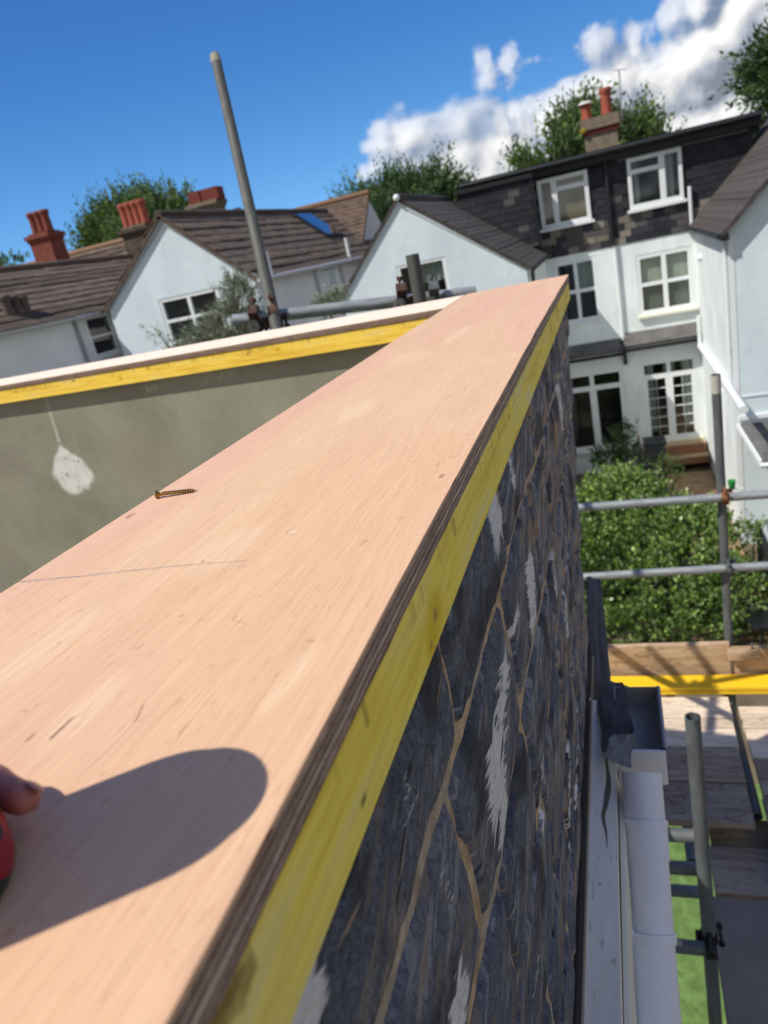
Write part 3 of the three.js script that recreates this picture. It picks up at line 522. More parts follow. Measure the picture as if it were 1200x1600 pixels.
const boardTex = (seed, base, sp) => tex(512, 128, (u, v) => { const g = noise2(u * 22, v * 60, seed) - 0.5, h = fbm2(u * 7, v * 26, 4, seed + 2) - 0.5, s = fbm2(u * 5, v * 4, 3, seed + 5) - 0.5, k = fbm2(u * 40, v * 30, 3, seed + 7) > 0.68 ? -26 : 0; return base.map((b, i) => b + g * sp + h * sp * 1.6 + s * sp * 2 + k); }, { size: [1.6, 0.4] });
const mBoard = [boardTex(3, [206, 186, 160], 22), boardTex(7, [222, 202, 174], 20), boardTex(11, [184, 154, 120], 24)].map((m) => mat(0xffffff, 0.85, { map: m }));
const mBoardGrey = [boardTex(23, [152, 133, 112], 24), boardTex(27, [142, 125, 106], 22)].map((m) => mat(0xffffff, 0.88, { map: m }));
const mSteel = mat(0x6d6a64, 0.6, { metalness: 0.4 });
function planks(name, x0, x1, z0, z1, y, m, label, group, bands = true) {
  const t = thing(name, label, 'scaffold board', V3((x0 + x1) / 2, y, (z0 + z1) / 2), group);
  part('plank', rbx(x0, y - 0.038, z0, x1, y, z1, 0.003), m, t);
  return t;
}
{
  const zt = -4.108;
  const t1 = thing('toe_board', 'pale wooden toe board with a diagonal shadow at the foot of the guard rails', 'toe board', V3(0, PLAT, zt));
  part('plank', rbx(-0.75, PLAT + 0.006, zt - 0.019, 0.458, PLAT + 0.232, zt + 0.019, 0.003), mBoard[2], t1);
  const t2 = thing('toe_board', 'darker tan toe board to the right of the board clip', 'toe board', V3(1.2, PLAT, zt + 0.03));
  part('plank', rbx(0.463, PLAT + 0.004, zt + 0.012, 2.2, PLAT + 0.214, zt + 0.05, 0.003), mBoard[2], t2);
  const cl = thing('board_clip', 'tan board end and clip where the two toe boards meet the dark pole', 'board clip', V3(0.5, PLAT + 0.2, zt));
  part('block', rbx(0.436, PLAT + 0.17, zt + 0.052, 0.60, PLAT + 0.228, zt + 0.105, 0.004), mBoard[2], cl);
  part('bolt', rod(V3(0.57, PLAT + 0.228, zt + 0.075), V3(0.57, PLAT + 0.27, zt + 0.075), 0.006), mSteel, cl);
  part('strap', rbx(0.450, PLAT + 0.01, zt + 0.054, 0.462, PLAT + 0.17, zt + 0.06, 0.002), mSteel, cl);
  // long yellow timber
  const yb = part('yellow_timber', rbx(-0.35, PLAT + 0.004, -4.035, 2.0, PLAT + 0.056, -3.905, 0.004), mat(0xffffff, 0.6, { map: grainTex(61, [244, 196, 28], [26, 26, 20], 3, 14, 256, [1.2, 0.2]) }), scene); tag(yb, 'bright yellow painted timber lying along the foot of the toe boards', 'timber');
  part('seam', rbx(-0.35, PLAT + 0.030, -3.9065, 2.0, PLAT + 0.0345, -3.9035, 0.001), mat(0x9a6a10, 0.8), yb);
  // platform boards, first run ends in a gap, second run goes on to the right
  const rows = [[-3.89, -3.695], [-3.688, -3.447], [-3.439, -3.183], [-3.173, -2.91]];
  const L = ['pale sunlit scaffold board, farthest one left of the gap', 'pale scaffold board left of the gap, next to the shadow edge', 'grey shaded scaffold board left of the gap, next to the light', 'grey shaded scaffold board left of the gap, nearest the house end'];
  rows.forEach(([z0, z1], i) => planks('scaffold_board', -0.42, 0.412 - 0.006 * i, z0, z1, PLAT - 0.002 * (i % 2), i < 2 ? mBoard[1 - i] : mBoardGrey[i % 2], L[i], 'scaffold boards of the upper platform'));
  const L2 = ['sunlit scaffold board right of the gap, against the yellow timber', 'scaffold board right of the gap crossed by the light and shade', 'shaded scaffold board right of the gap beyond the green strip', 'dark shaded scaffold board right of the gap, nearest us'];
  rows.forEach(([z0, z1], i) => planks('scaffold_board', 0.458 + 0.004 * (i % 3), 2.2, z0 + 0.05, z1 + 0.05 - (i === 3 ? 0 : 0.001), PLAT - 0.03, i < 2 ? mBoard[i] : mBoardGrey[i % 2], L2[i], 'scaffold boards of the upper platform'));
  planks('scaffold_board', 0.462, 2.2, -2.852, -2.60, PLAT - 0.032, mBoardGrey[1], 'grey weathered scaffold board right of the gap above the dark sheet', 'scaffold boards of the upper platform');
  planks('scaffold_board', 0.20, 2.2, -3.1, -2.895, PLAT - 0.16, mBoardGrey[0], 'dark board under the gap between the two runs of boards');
  for (const [i, x] of [0.1, 1.6, 0.425].entries()) pole('scaffold_transom', V3(x, PLAT - 0.095, -4.3), V3(x, PLAT - 0.095, i === 2 ? -3.05 : -2.75), ['scaffold tube under the left run of boards', 'scaffold tube under the right run of boards', 'dark scaffold tube seen through the gap between the two runs of boards'][i], 'scaffold pole', mGalvDark, 'tubes under the scaffold boards');
  // lower lift by our feet
  const LOW = PLAT - 0.12;
  const s1 = planks('scaffold_board', 0.182, 2.0, -2.88, -2.615, LOW, mBoardGrey[0], 'dark weathered scaffold board one step below the platform end');
  const s2 = thing('plywood_sheet', 'dark grey stained sheet lying on the lower scaffold lift beside the near pole', 'sheet', V3(0.8, LOW, -1.6));
  part('panel', rbx(0.150, LOW - 0.024, -2.595, 2.0, LOW + 0.002, -0.6, 0.008, 3), mat(0xffffff, 0.75, { map: grainTex(71, [128, 114, 98], [60, 58, 56], 6, 6, 512, [0.9, 0.9], 6) }), s2);
  const fb = planks('scaffold_board', -0.3, 0.14, -1.62, -1.40, LOW - 0.05, mBoardGrey[1], 'short dark board end under the near scaffold pole');
  // near standard and the tubes it carries
  const n1 = atDepth(1082, 1120, 2.3), nz = n1.z, nx = n1.x;
  pole('scaffold_standard', V3(nx, 0.05, nz), V3(nx, n1.y, nz), 'near open ended grey scaffold pole between the white pipe and the boards', 'scaffold pole', mGalvDark);
  const tubeAt = (px, py, dz, label) => { const p = at(px, py, 'z', nz + dz); return pole('scaffold_ledger', V3(-0.45, p.y, nz + dz), V3(0.12, p.y, nz + dz), label, 'scaffold pole', mGalvDark); };
  tubeAt(1064, 1305, 0.0 - 0.06, 'dark scaffold tube over the grass, highest of the tubes left of the near pole');
  tubeAt(1064, 1356, -0.07, 'dark scaffold tube over the grass, second of the tubes left of the near pole');
  tubeAt(1066, 1392, -0.30, 'dark thin looking tube over the grass, third left of the near pole');
  const cz = at(1092, 1462, 'z', nz).y;
  const l4 = pole('scaffold_ledger', V3(-0.45, cz, nz + 0.05), V3(0.13, cz, nz + 0.05), 'dark scaffold tube coupled to the near pole above the lowest grass patch', 'scaffold pole', mGalvDark);
  coupler(V3(nx, cz, nz + 0.025), V3(0, 1, 0), V3(1, 0, 0), 'black coupler low on the near scaffold pole', mat(0x2a2826, 0.7, { metalness: 0.3 }));
}

// ------------------------------------------------------------------ gardens and ground
const soilTex = grainTex(81, [104, 92, 70], [70, 66, 56], 9, 9, 512, [4, 4], 6);
const gnd = new THREE.PlaneGeometry(600, 600); gnd.rotateX(-Math.PI / 2); metric(gnd);
structure('ground', gnd, mat(0xffffff, 0.95, { map: soilTex }), 'brown garden ground between the houses');
structure('lawn', prism([[-6, -9.5], [4.2, -9.5], [4.2, 2], [-6, 2]], 0.004, 0.02), mat(0xffffff, 0.9, { map: grainTex(83, [94, 120, 58], [50, 56, 38], 30, 30, 512, [2, 2], 5), bumpMap: grainTex(84, [128, 128, 128], [220, 220, 220], 40, 40, 512, [1, 1]), bumpScale: 0.01 }), 'bright green artificial lawn under the scaffold');
structure('path', prism([[0.9, -13.5], [2.36, -13.5], [2.36, -23.4], [1.0, -23.4]], 0.004, 0.05), mat(0xffffff, 0.9, { map: grainTex(85, [158, 130, 98], [70, 60, 50], 10, 10, 256, [1.5, 1.5]) }), 'brown path along the white wall to the back door');

// ------------------------------------------------------------------ houses
const glass = new THREE.MeshPhysicalMaterial({ color: 0xf2f6f6, transmission: 1, thickness: 0, roughness: 0.03, ior: 1.5 });
const mFrame = mat(0xe9eceb, 0.45), mRoom = mat(0x3a3733, 0.95), mCurtain = mat(0x9aa096, 0.9), mBlind = mat(0xb8b9a8, 0.8), mTan = mat(0x86785a, 0.9);
const mStucco = mWhiteSide;
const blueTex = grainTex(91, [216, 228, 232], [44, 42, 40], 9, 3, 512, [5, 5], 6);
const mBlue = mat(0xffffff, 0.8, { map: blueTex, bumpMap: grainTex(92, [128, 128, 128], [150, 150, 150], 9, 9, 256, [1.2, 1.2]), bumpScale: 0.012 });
const mGreyWall = mat(0xffffff, 0.85, { map: grainTex(93, [222, 222, 220], [26, 26, 26], 5, 5, 256, [4, 4]) });
const mBrick = mat(0xffffff, 0.9, { map: grainTex(94, [124, 64, 50], [60, 44, 36], 12, 12, 256, [1, 1]) });
const mPot = mat(0xffffff, 0.85, { map: grainTex(95, [158, 80, 60], [60, 44, 36], 6, 6, 128, [0.5, 0.5]) });
const mDarkPot = mat(0x7a3d2c, 0.85), mCement = mat(0xffffff, 0.9, { map: grainTex(96, [124, 112, 94], [60, 56, 46], 8, 8, 128, [0.8, 0.8]) });
const mBlackTrim = mat(0x17181b, 0.6), mLeadRoof = mat(0xffffff, 0.7, { map: grainTex(97, [92, 90, 88], [60, 60, 58], 7, 7, 256, [1.5, 1.5]) });
const mGutter = mat(0x1f2124, 0.5), mPipeW = mat(0xdfe3e3, 0.5);
const rowTex = (s, b, k) => grainTex(s, b, [k, k, k], 14, 4, 256, [3, 0.8], 6);
const mTileBrown = [rowTex(101, [90, 75, 62], 66), rowTex(102, [98, 83, 69], 64), rowTex(103, [80, 67, 55], 66)].map((m) => mat(0xffffff, 0.9, { map: m }));
const mTileGrey = [rowTex(104, [72, 66, 61], 76), rowTex(105, [79, 73, 68], 80), rowTex(106, [68, 62, 58], 76)].map((m) => mat(0xffffff, 0.9, { map: m }));
const mTileRed = [rowTex(107, [98, 80, 66], 76), rowTex(108, [88, 73, 60], 76)].map((m) => mat(0xffffff, 0.9, { map: m }));

// roof slope a-b along the eave, d-c along the ridge, laid in overlapping rows
function roofRows(parent, a, b, c, d, n, mats, seed, step = 0.035) {
  const r = rng(seed), under = part('roof', quadSlab(a, b, c, d, 0.06), mats[0], parent);
  const nrm = b.clone().sub(a).cross(d.clone().sub(a)).normalize();
  for (let i = 0; i < n; i++) {
    const t0 = i / n - (i ? 0.12 / n : 0.25 / n), t1 = (i + 1) / n, lo = step + (r() - 0.5) * 0.008, jit = (r() - 0.5) * 0.02;
    const L0 = lerp(a, d, t0), R0 = lerp(b, c, t0), R1 = lerp(b, c, t1), L1 = lerp(a, d, t1);
    L0.addScaledVector(nrm, lo + 0.018); R0.addScaledVector(nrm, lo + 0.018 + jit); L1.addScaledVector(nrm, 0.022); R1.addScaledVector(nrm, 0.022 + jit * 0.5);
    const runs = []; let u0 = 0; while (u0 < 1) { const u1 = Math.min(1, u0 + 0.03 + r() * 0.09), dz = nrm.clone().multiplyScalar((r() - 0.5) * step * 0.55), sl = (r() - 0.5) * 0.10 / n; runs.push(quadSlab(lerp(L0, R0, u0).add(dz).addScaledVector(d.clone().sub(a), sl), lerp(L0, R0, u1).add(dz).addScaledVector(d.clone().sub(a), sl), lerp(L1, R1, u1).add(dz), lerp(L1, R1, u0).add(dz), 0.02)); u0 = u1; }
    part('tile_row', runs, mats[Math.floor(r() * mats.length)], under);
  }
  return under;
}
// window in a wall that faces +z (side 'z') or +x (side 'x'); panes as fractions [u0, v0, u1, v1]
function win(parent, side, plane, u0, y0, u1, y1, panes, o = {}) {
  const W = u1 - u0, H = y1 - y0, dp = o.depth ?? 0.07, out = o.out ?? -0.09;
  const place = (g) => { if (side === 'x') { g.rotateY(Math.PI / 2); g.translate(plane, 0, 0); } else g.translate(0, 0, plane); return g; };
  const U = (f) => u0 + W * f, Y = (f) => y0 + H * f;
  const s = new THREE.Shape([[u0, y0], [u1, y0], [u1, y1], [u0, y1]].map(([a, b]) => new THREE.Vector2(a, b)));
  for (const [a, b, c, d] of panes) s.holes.push(new THREE.Path([[a, b], [a, d], [c, d], [c, b]].map(([p, q]) => new THREE.Vector2(U(p), Y(q)))));
  const fg = new THREE.ExtrudeGeometry(s, { depth: dp, bevelEnabled: true, bevelThickness: 0.008, bevelSize: o.bevel ?? 0.006, bevelOffset: -(o.bevel ?? 0.006), bevelSegments: 1 }); fg.translate(0, 0, out);
  const f = part(o.name || 'window', place(fg), o.frame || mFrame, parent);
  for (const [a, b, c, d] of panes) part('pane', place(bx(U(a), Y(b), out + dp * 0.4, U(c), Y(d), out + dp * 0.4 + 0.006)), o.glass || glass, f);
  if (o.sill !== false) part('sill', place(rbx(u0 - 0.08, y0 - 0.09, out - 0.02, u1 + 0.08, y0 - 0.002, (o.sillOut ?? 0.07), 0.008)), o.sillMat || mFrame, f);
  const k = 1.3, b = out - 0.005; // a dim room behind
  part('room', place(join([bx(u0 - 0.3, y0 - 0.4, b - k, u1 + 0.3, y1 + 0.2, b - k + 0.03), bx(u0 - 0.3, y0 - 0.4, b - k, u0 - 0.27, y1 + 0.2, b - 0.26), bx(u1 + 0.27, y0 - 0.4, b - k, u1 + 0.3, y1 + 0.2, b - 0.26), bx(u0 - 0.3, y0 - 0.43, b - k, u1 + 0.3, y0 - 0.4, b - 0.26), bx(u0 - 0.3, y1 + 0.2, b - k, u1 + 0.3, y1 + 0.23, b - 0.26)])), mRoom, f);
  for (const q of o.curtains || []) { // [u0, v0, u1, v1, kind]
    const [a, v0, c, v1, kind] = q;
    if (kind === 'slats') { const gs = [], n = 11; for (let i = 0; i < n; i++) { const y = Y(v0) + (Y(v1) - Y(v0)) * (i + 0.5) / n, h = (Y(v1) - Y(v0)) / n * 0.2; gs.push(bx(U(a), y - h, out - 0.075, U(c), y + h, out - 0.06)); } part('blind', place(join(gs)), mBlind, f); }
    else { const n = 24, g = new THREE.PlaneGeometry(U(c) - U(a), Y(v1) - Y(v0), n, 1), P = g.attributes.position; for (let i = 0; i < P.count; i++) P.setZ(i, kind === 'flat' ? 0 : 0.025 * Math.sin(P.getX(i) * 42)); g.computeVertexNormals(); g.translate((U(a) + U(c)) / 2, (Y(v0) + Y(v1)) / 2, out - 0.075); part(kind === 'flat' ? 'blind' : 'curtain', place(g), kind === 'flat' ? (o.tan ? mTan : mBlind) : mCurtain, f); }
  }
  return f;
}
const grid = (nu, nv, fu = 0.06, fv = 0.05, gu = 0.05, gv = 0.045, box = [0, 0, 1, 1]) => { const out = [], w = (1 - 2 * fu - (nu - 1) * gu) / nu, h = (1 - 2 * fv - (nv - 1) * gv) / nv, [a, b, c, d] = box; for (let j = 0; j < nv; j++) for (let i = 0; i < nu; i++) { const x = fu + i * (w + gu), y = fv + j * (h + gv); out.push([a + (c - a) * x, b + (d - b) * y, a + (c - a) * (x + w), b + (d - b) * (y + h)]); } return out; };
function pot(parent, p, h, r, m = mPot) { const g = new THREE.LatheGeometry([[r * 0.7, 0], [r, 0], [r * 0.82, h * 0.12], [r * 0.76, h * 0.78], [r * 0.95, h * 0.82], [r * 0.98, h * 0.93], [r * 0.86, h], [r * 0.6, h], [r * 0.6, h * 0.3]].map(([a, b]) => new THREE.Vector2(a, b)), 18); g.translate(p.x, p.y, p.z); return part('chimney_pot', g, m, parent); }
// chimney stack: corbelled top, pots; a part of its house's roof
function stack(parent, x, z, y0, y1, w, d, brick, pots, potH, potR, potM, capM = brick) {
  const s = part('chimney', [bx(x - w / 2, y0, z - d / 2, x + w / 2, y1 - 0.24, z + d / 2), bx(x - w / 2 - 0.05, y1 - 0.24, z - d / 2 - 0.05, x + w / 2 + 0.05, y1 - 0.13, z + d / 2 + 0.05), bx(x - w / 2 - 0.1, y1 - 0.13, z - d / 2 - 0.1, x + w / 2 + 0.1, y1, z + d / 2 + 0.1), bx(x - w / 2 - 0.04, y0 + (y1 - y0) * 0.5, z - d / 2 - 0.04, x + w / 2 + 0.04, y0 + (y1 - y0) * 0.5 + 0.09, z + d / 2 + 0.04)], brick, parent);
  part('flaunching', bx(x - w / 2 + 0.02, y1, z - d / 2 + 0.02, x + w / 2 - 0.02, y1 + 0.07, z + d / 2 - 0.02), capM, s);
  pots.forEach((t) => pot(s, V3(x + (t - 0.5) * w * 0.82, y1 + 0.05, z), potH, potR, potM));
  return s;
}
const RX = (a, b, z) => { const p = at(a[0], a[1], 'z', z), q = at(b[0], b[1], 'z', z); return [Math.min(p.x, q.x), Math.min(p.y, q.y), Math.max(p.x, q.x), Math.max(p.y, q.y)]; };
const ZT = -24.5;
const slateTones = [[36, 37, 44], [27, 28, 36], [45, 46, 54], [78, 75, 73], [112, 105, 94], [130, 122, 109], [32, 32, 38]].map((c, i) => mat(0xffffff, i > 3 ? 0.85 : 0.7, { map: grainTex(120 + i, c, [26, 26, 26], 6, 9, 64, [0.4, 0.4]) }));
const slateGeo = new THREE.BoxGeometry(0.315, 0.215, 0.014);
function slates(parent, x0, x1, y0, y1, z, holes, seed, pale = 4) {
  const r = rng(seed), off = V3(0, 0, 0); for (let p = parent; p && p !== scene; p = p.parent) off.add(p.position);
  const n = Math.round((y1 - y0) / 0.2);
  for (let j = 0; j < n; j++) {
    const y = y0 + (j + 0.5) * (y1 - y0) / n;
    for (let x = x0 + 0.16 - (j % 2 ? 0.16 : 0); x < x1 + 0.1; x += 0.322) {
      if (x < x0 || x > x1 - 0.02) continue;
      if (holes.some(([a, b, c, d]) => x > a - 0.1 && x < c + 0.1 && y > b - 0.06 && y < d + 0.06)) continue;
      const low = j < pale, q = r(); const k = low ? (q < 0.30 ? 4 + Math.floor(r() * 2) : q < 0.62 ? 3 : Math.floor(r() * 3)) : (q < 0.03 ? 3 : Math.floor(r() * 3));
      const m = new THREE.Mesh(slateGeo, slateTones[k === 2 && !low ? 6 : k]); m.name = 'slate'; m.castShadow = m.receiveShadow = true;
      m.position.set(x - off.x + (r() - 0.5) * 0.008, y - off.y, z + 0.012 + r() * 0.004 - off.z); m.rotation.x = -0.05; m.rotation.z = (r() - 0.5) * 0.02; parent.add(m);
    }
  }
}
const slateY = at(960, 385, 'z', ZT).y + 0.02, dormTop = at(960, 229, 'z', ZT).y, xParty = at(963, 420, 'z', ZT).x, xCorner = at(1089, 420, 'z', ZT).x;
const xDormL = at(722, 291, 'z', ZT).x, xDormR = at(1186, 178, 'z', ZT).x;
const yPent = at(1000, 533, 'z', ZT).y;
const zGL = -18.5, gA = at(622, 316, 'z', zGL), gR = at(822, 415, 'z', zGL), gL = at(535, 466, 'z', zGL);
{ // left of the pair, with its gabled rear wing
  const t = thing('terraced_house', 'pale blue gabled house with black slate dormer behind the far end of the long board', 'house', V3(-2, 0, ZT));
  const f1 = RX([866, 412], [940, 508], ZT), dr = RX([874, 588], [985, 706], ZT), dw = RX([838, 283], [926, 354], ZT); dw[1] = at(880, 352, 'z', ZT).y;
  f1[1] = at(910, 503, 'z', ZT).y; dr[1] = at(930, 703, 'z', ZT).y;
  part('wall', wallXY([[-4.3, 0], [xParty - 0.001, 0], [xParty - 0.001, slateY], [-4.3, slateY]], [f1, dr], ZT, 0.26), mStucco, t);
  win(t, 'z', ZT, ...f1, grid(2, 2, 0.07, 0.06, 0.09, 0.06), { curtains: [[0.55, 0.52, 0.98, 0.98, 'cloth']] });
  win(t, 'z', ZT, ...dr, [[0.06, 0.82, 0.47, 0.95], [0.54, 0.82, 0.94, 0.95], [0.07, 0.05, 0.45, 0.76], [0.56, 0.05, 0.93, 0.76]], { name: 'french_door', sillOut: 0.1 });
  const d = part('dormer', wallXY([[xDormL, slateY], [xParty - 0.001, slateY], [xParty - 0.001, dormTop - 0.05], [xDormL + 0.25, dormTop - 0.05]], [dw], ZT, 0.2), slateTones[1], t);
  slates(d, xDormL + 0.05, xParty, slateY + 0.0, dormTop - 0.32, ZT, [dw], 5);
  const xp = -2.02, zp = ZT + 0.95;
  part('slate_bay', [bx(xDormL, slateY - 0.3, ZT + 0.03, xp, dormTop - 0.34, zp - 0.012)], slateTones[1], t);
  slates(t.children.at(-1), xDormL + 0.02, xp, slateY + 0.55, dormTop - 0.34, zp, [], 15, 0);
  part('corner_trim', bx(xp - 0.02, slateY + 0.3, ZT + 0.35, xp + 0.04, dormTop - 0.34, zp + 0.04), mBlackTrim, t);
  part('bay_roof', bx(xDormL - 0.1, dormTop - 0.335, ZT + 0.35, xp + 0.06, dormTop - 0.22, zp + 0.1), mBlackTrim, t);
  part('bay_gutter', rod(V3(-3.6, slateY + 0.5, zp + 0.06), V3(xp + 0.02, slateY + 0.5, zp + 0.06), 0.06, 10), mGutter, t);
  win(t, 'z', ZT, ...dw, [[0.08, 0.08, 0.27, 0.92], [0.38, 0.08, 0.92, 0.70], [0.38, 0.79, 0.92, 0.92]], { tan: true, out: -0.02, depth: 0.09, sillOut: 0.14, curtains: [[0.3, 0.1, 0.98, 0.98, 'flat'], [0.02, 0.1, 0.29, 0.98, 'flat']] });
  const rf = part('roof', [bx(xDormL - 0.1, dormTop - 0.06, ZT - 5, xParty - 0.002, dormTop, ZT + 0.34), bx(xDormL - 0.02, dormTop - 0.34, ZT + 0.02, xParty - 0.002, dormTop - 0.065, ZT + 0.26)], mBlackTrim, t);
  part('gutter', rod(V3(xDormL, dormTop - 0.09, ZT + 0.38), V3(xParty, dormTop - 0.09, ZT + 0.38), 0.055, 12), mGutter, t);
  part('dormer_cheek', quadSlab(V3(xDormL, slateY - 0.4, ZT - 4), V3(xDormL, slateY, ZT), V3(xDormL + 0.25, dormTop - 0.06, ZT), V3(xDormL + 0.25, dormTop - 0.06, ZT - 4), 0.1), slateTones[1], t);
  part('pent_roof', quadSlab(V3(-4.3, yPent - 0.1, ZT + 0.42), V3(xParty - 0.002, yPent - 0.1, ZT + 0.42), V3(xParty - 0.002, yPent + 0.2, ZT + 0.002), V3(-4.3, yPent + 0.2, ZT + 0.002), 0.09), mLeadRoof, t);
  part('pent_fascia', bx(-4.3, yPent - 0.3, ZT + 0.36, xParty - 0.002, yPent - 0.2, ZT + 0.4), mBlackTrim, t);
  // rear wing
  const xR = gR.x, hw = RX([621, 430], [701, 436], zGL); hw[1] = at(660, 466, 'z', zGL).y; hw[3] = at(660, 408, 'z', zGL).y;
  const yE = gR.y;
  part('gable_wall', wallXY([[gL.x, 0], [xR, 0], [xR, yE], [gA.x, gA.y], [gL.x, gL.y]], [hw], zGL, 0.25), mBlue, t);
  win(t, 'z', zGL, ...hw, [[0.07, 0.1, 0.3, 0.92], [0.4, 0.1, 0.93, 0.92]], { curtains: [[0.36, 0.4, 0.98, 0.98, 'cloth']] });
  part('wing_wall', bx(xR - 0.25, 0, ZT + 0.003, xR, yE - 0.02, zGL - 0.252), mStucco, t);
  part('wing_wall', bx(gL.x, 0, ZT + 0.003, gL.x + 0.25, gL.y - 0.1, zGL - 0.252), mStucco, t);
  const ov = 0.1;
  roofRows(t, V3(xR + ov, yE - 0.06, zGL + 0.06), V3(xR + ov, yE - 0.06, ZT + 0.02), V3(gA.x, gA.y + 0.09, ZT + 0.02), V3(gA.x, gA.y + 0.09, zGL + 0.06), 20, mTileGrey, 3, 0.012);
  roofRows(t, V3(gL.x - 0.1, gL.y - 0.06, ZT + 0.02), V3(gL.x - 0.1, gL.y - 0.06, zGL + 0.06), V3(gA.x - 0.002, gA.y + 0.09, zGL + 0.06), V3(gA.x - 0.002, gA.y + 0.09, ZT + 0.02), 20, mTileGrey, 4, 0.012);
  part('ridge', rod(V3(gA.x, gA.y + 0.11, zGL + 0.07), V3(gA.x, gA.y + 0.11, ZT), 0.1, 12), mTileGrey[2], t);
  part('bargeboard', [quadSlab(V3(gL.x, gL.y - 0.08, zGL + 0.035), V3(gA.x, gA.y - 0.08, zGL + 0.035), V3(gA.x, gA.y + 0.06, zGL + 0.035), V3(gL.x, gL.y + 0.06, zGL + 0.035), 0.03), quadSlab(V3(gA.x, gA.y - 0.06, zGL + 0.036), V3(xR + ov, yE - 0.16, zGL + 0.036), V3(xR + ov, yE - 0.07, zGL + 0.036), V3(gA.x, gA.y + 0.05, zGL + 0.036), 0.03)], mBlue, t);
  part('ridge_cap', new THREE.SphereGeometry(0.08, 16, 12).translate(gA.x, gA.y + 0.1, zGL + 0.08), mFrame, t);
  part('eaves_gutter', rod(V3(xR + ov + 0.06, yE - 0.1, zGL + 0.05), V3(xR + ov + 0.06, yE - 0.1, ZT), 0.055, 10), mGutter, t);
  part('downpipe', rod(V3(xR + 0.08, 0, zGL - 0.1), V3(xR + 0.12, yE - 0.1, zGL - 0.1), 0.045, 10), mGutter, t);
  part('soil_pipe', rod(at(836, 398, 'z', ZT + 0.1), at(827, 338, 'z', ZT + 0.1), 0.05, 10), mat(0x8d8d90, 0.5), t);
}
const zGR = -17.9, wE = at(1143, 356, 'z', zGR), wV = at(1200, 290, 'z', zGR);
{ // right of the pair, with its wing beside the bright white wall
  const t = thing('terraced_house', 'white terraced house with glazed garden doors and slate dormer, wing on its right', 'house', V3(2, 0, ZT));
  const f1 = RX([993, 398], [1086, 492], ZT), dr = RX([1002, 572], [1094, 684], ZT), dw = RX([978, 249], [1070, 328], ZT);
  f1[1] = at(1040, 487, 'z', ZT).y; f1[3] = at(1040, 391, 'z', ZT).y; dr[1] = at(1050, 686, 'z', ZT).y; dr[3] = at(1050, 560, 'z', ZT).y; dw[1] = at(1025, 320, 'z', ZT).y; dw[3] = at(1020, 239, 'z', ZT).y;
  part('wall', wallXY([[xParty + 0.001, 0], [xCorner + 0.2, 0], [xCorner + 0.2, slateY], [xParty + 0.001, slateY]], [f1, dr], ZT, 0.26), mStucco, t);
  win(t, 'z', ZT, ...f1, grid(2, 2, 0.07, 0.07, 0.09, 0.06), { sillOut: 0.13, sillMat: mat(0xe4e0cc, 0.6), curtains: [[0.02, 0.5, 0.98, 0.98, 'flat'], [0.05, 0.04, 0.46, 0.49, 'slats'], [0.54, 0.04, 0.95, 0.49, 'slats']] });
  const leaf = (a, c) => grid(2, 6, 0.01, 0.004, 0.02, 0.007, [a, 0.05, c, 0.78]);
  win(t, 'z', ZT, ...dr, [[0.05, 0.84, 0.46, 0.96], [0.54, 0.84, 0.95, 0.96], ...leaf(0.09, 0.43), ...leaf(0.565, 0.91)], { name: 'french_door', bevel: 0.002, sillOut: 0.16, sillMat: mat(0xe6e0c4, 0.7), curtains: [[0.1, 0.1, 0.22, 0.95, 'cloth'], [0.74, 0.12, 0.95, 0.95, 'cloth'], [0.4, 0.82, 0.62, 0.98, 'cloth']] });
  const d = part('dormer', wallXY([[xParty + 0.001, slateY], [xDormR, slateY], [xDormR - 0.2, dormTop - 0.05], [xParty + 0.001, dormTop - 0.05]], [dw], ZT, 0.2), slateTones[1], t);
  slates(d, xParty + 0.03, xDormR - 0.1, slateY, dormTop - 0.32, ZT, [dw], 9);
  win(t, 'z', ZT, ...dw, [[0.07, 0.09, 0.58, 0.68], [0.07, 0.77, 0.58, 0.92], [0.69, 0.09, 0.93, 0.92]], { out: -0.02, depth: 0.09, sillOut: 0.15, curtains: [[0.02, 0.05, 0.2, 0.75, 'cloth'], [0.68, 0.05, 0.84, 0.95, 'cloth']] });
  const rf = part('roof', [bx(xParty + 0.002, dormTop - 0.06, ZT - 5, xDormR + 0.1, dormTop, ZT + 0.34), bx(xParty + 0.002, dormTop - 0.34, ZT + 0.02, xDormR + 0.02, dormTop - 0.065, ZT + 0.26)], mBlackTrim, t);
  part('gutter', rod(V3(xParty, dormTop - 0.09, ZT + 0.38), V3(xDormR, dormTop - 0.09, ZT + 0.38), 0.055, 12), mGutter, t);
  part('lead_strip', bx(xParty + 0.3, dormTop - 0.42, ZT + 0.02, xDormR - 0.3, dormTop - 0.36, ZT + 0.05), mat(0x6a6a72, 0.6), t);
  // chimney behind the roof edge
  const cb = at(940, 222, 'z', ZT - 2.2), ct = at(938, 194, 'z', ZT - 2.2), cw = 1.0;
  const s = part('chimney', [bx(cb.x - cw / 2, dormTop, ZT - 2.7, cb.x + cw / 2, ct.y - 0.24, ZT - 2.05), bx(cb.x - cw / 2 - 0.09, ct.y - 0.1, ZT - 2.8, cb.x + cw / 2 + 0.09, ct.y + 0.22, ZT - 1.95)], mCement, t);
  part('brick_band', bx(cb.x - cw / 2 - 0.05, ct.y - 0.24, ZT - 2.76, cb.x + cw / 2 + 0.05, ct.y - 0.102, ZT - 2.0), mat(0x6d2f28, 0.9), s);
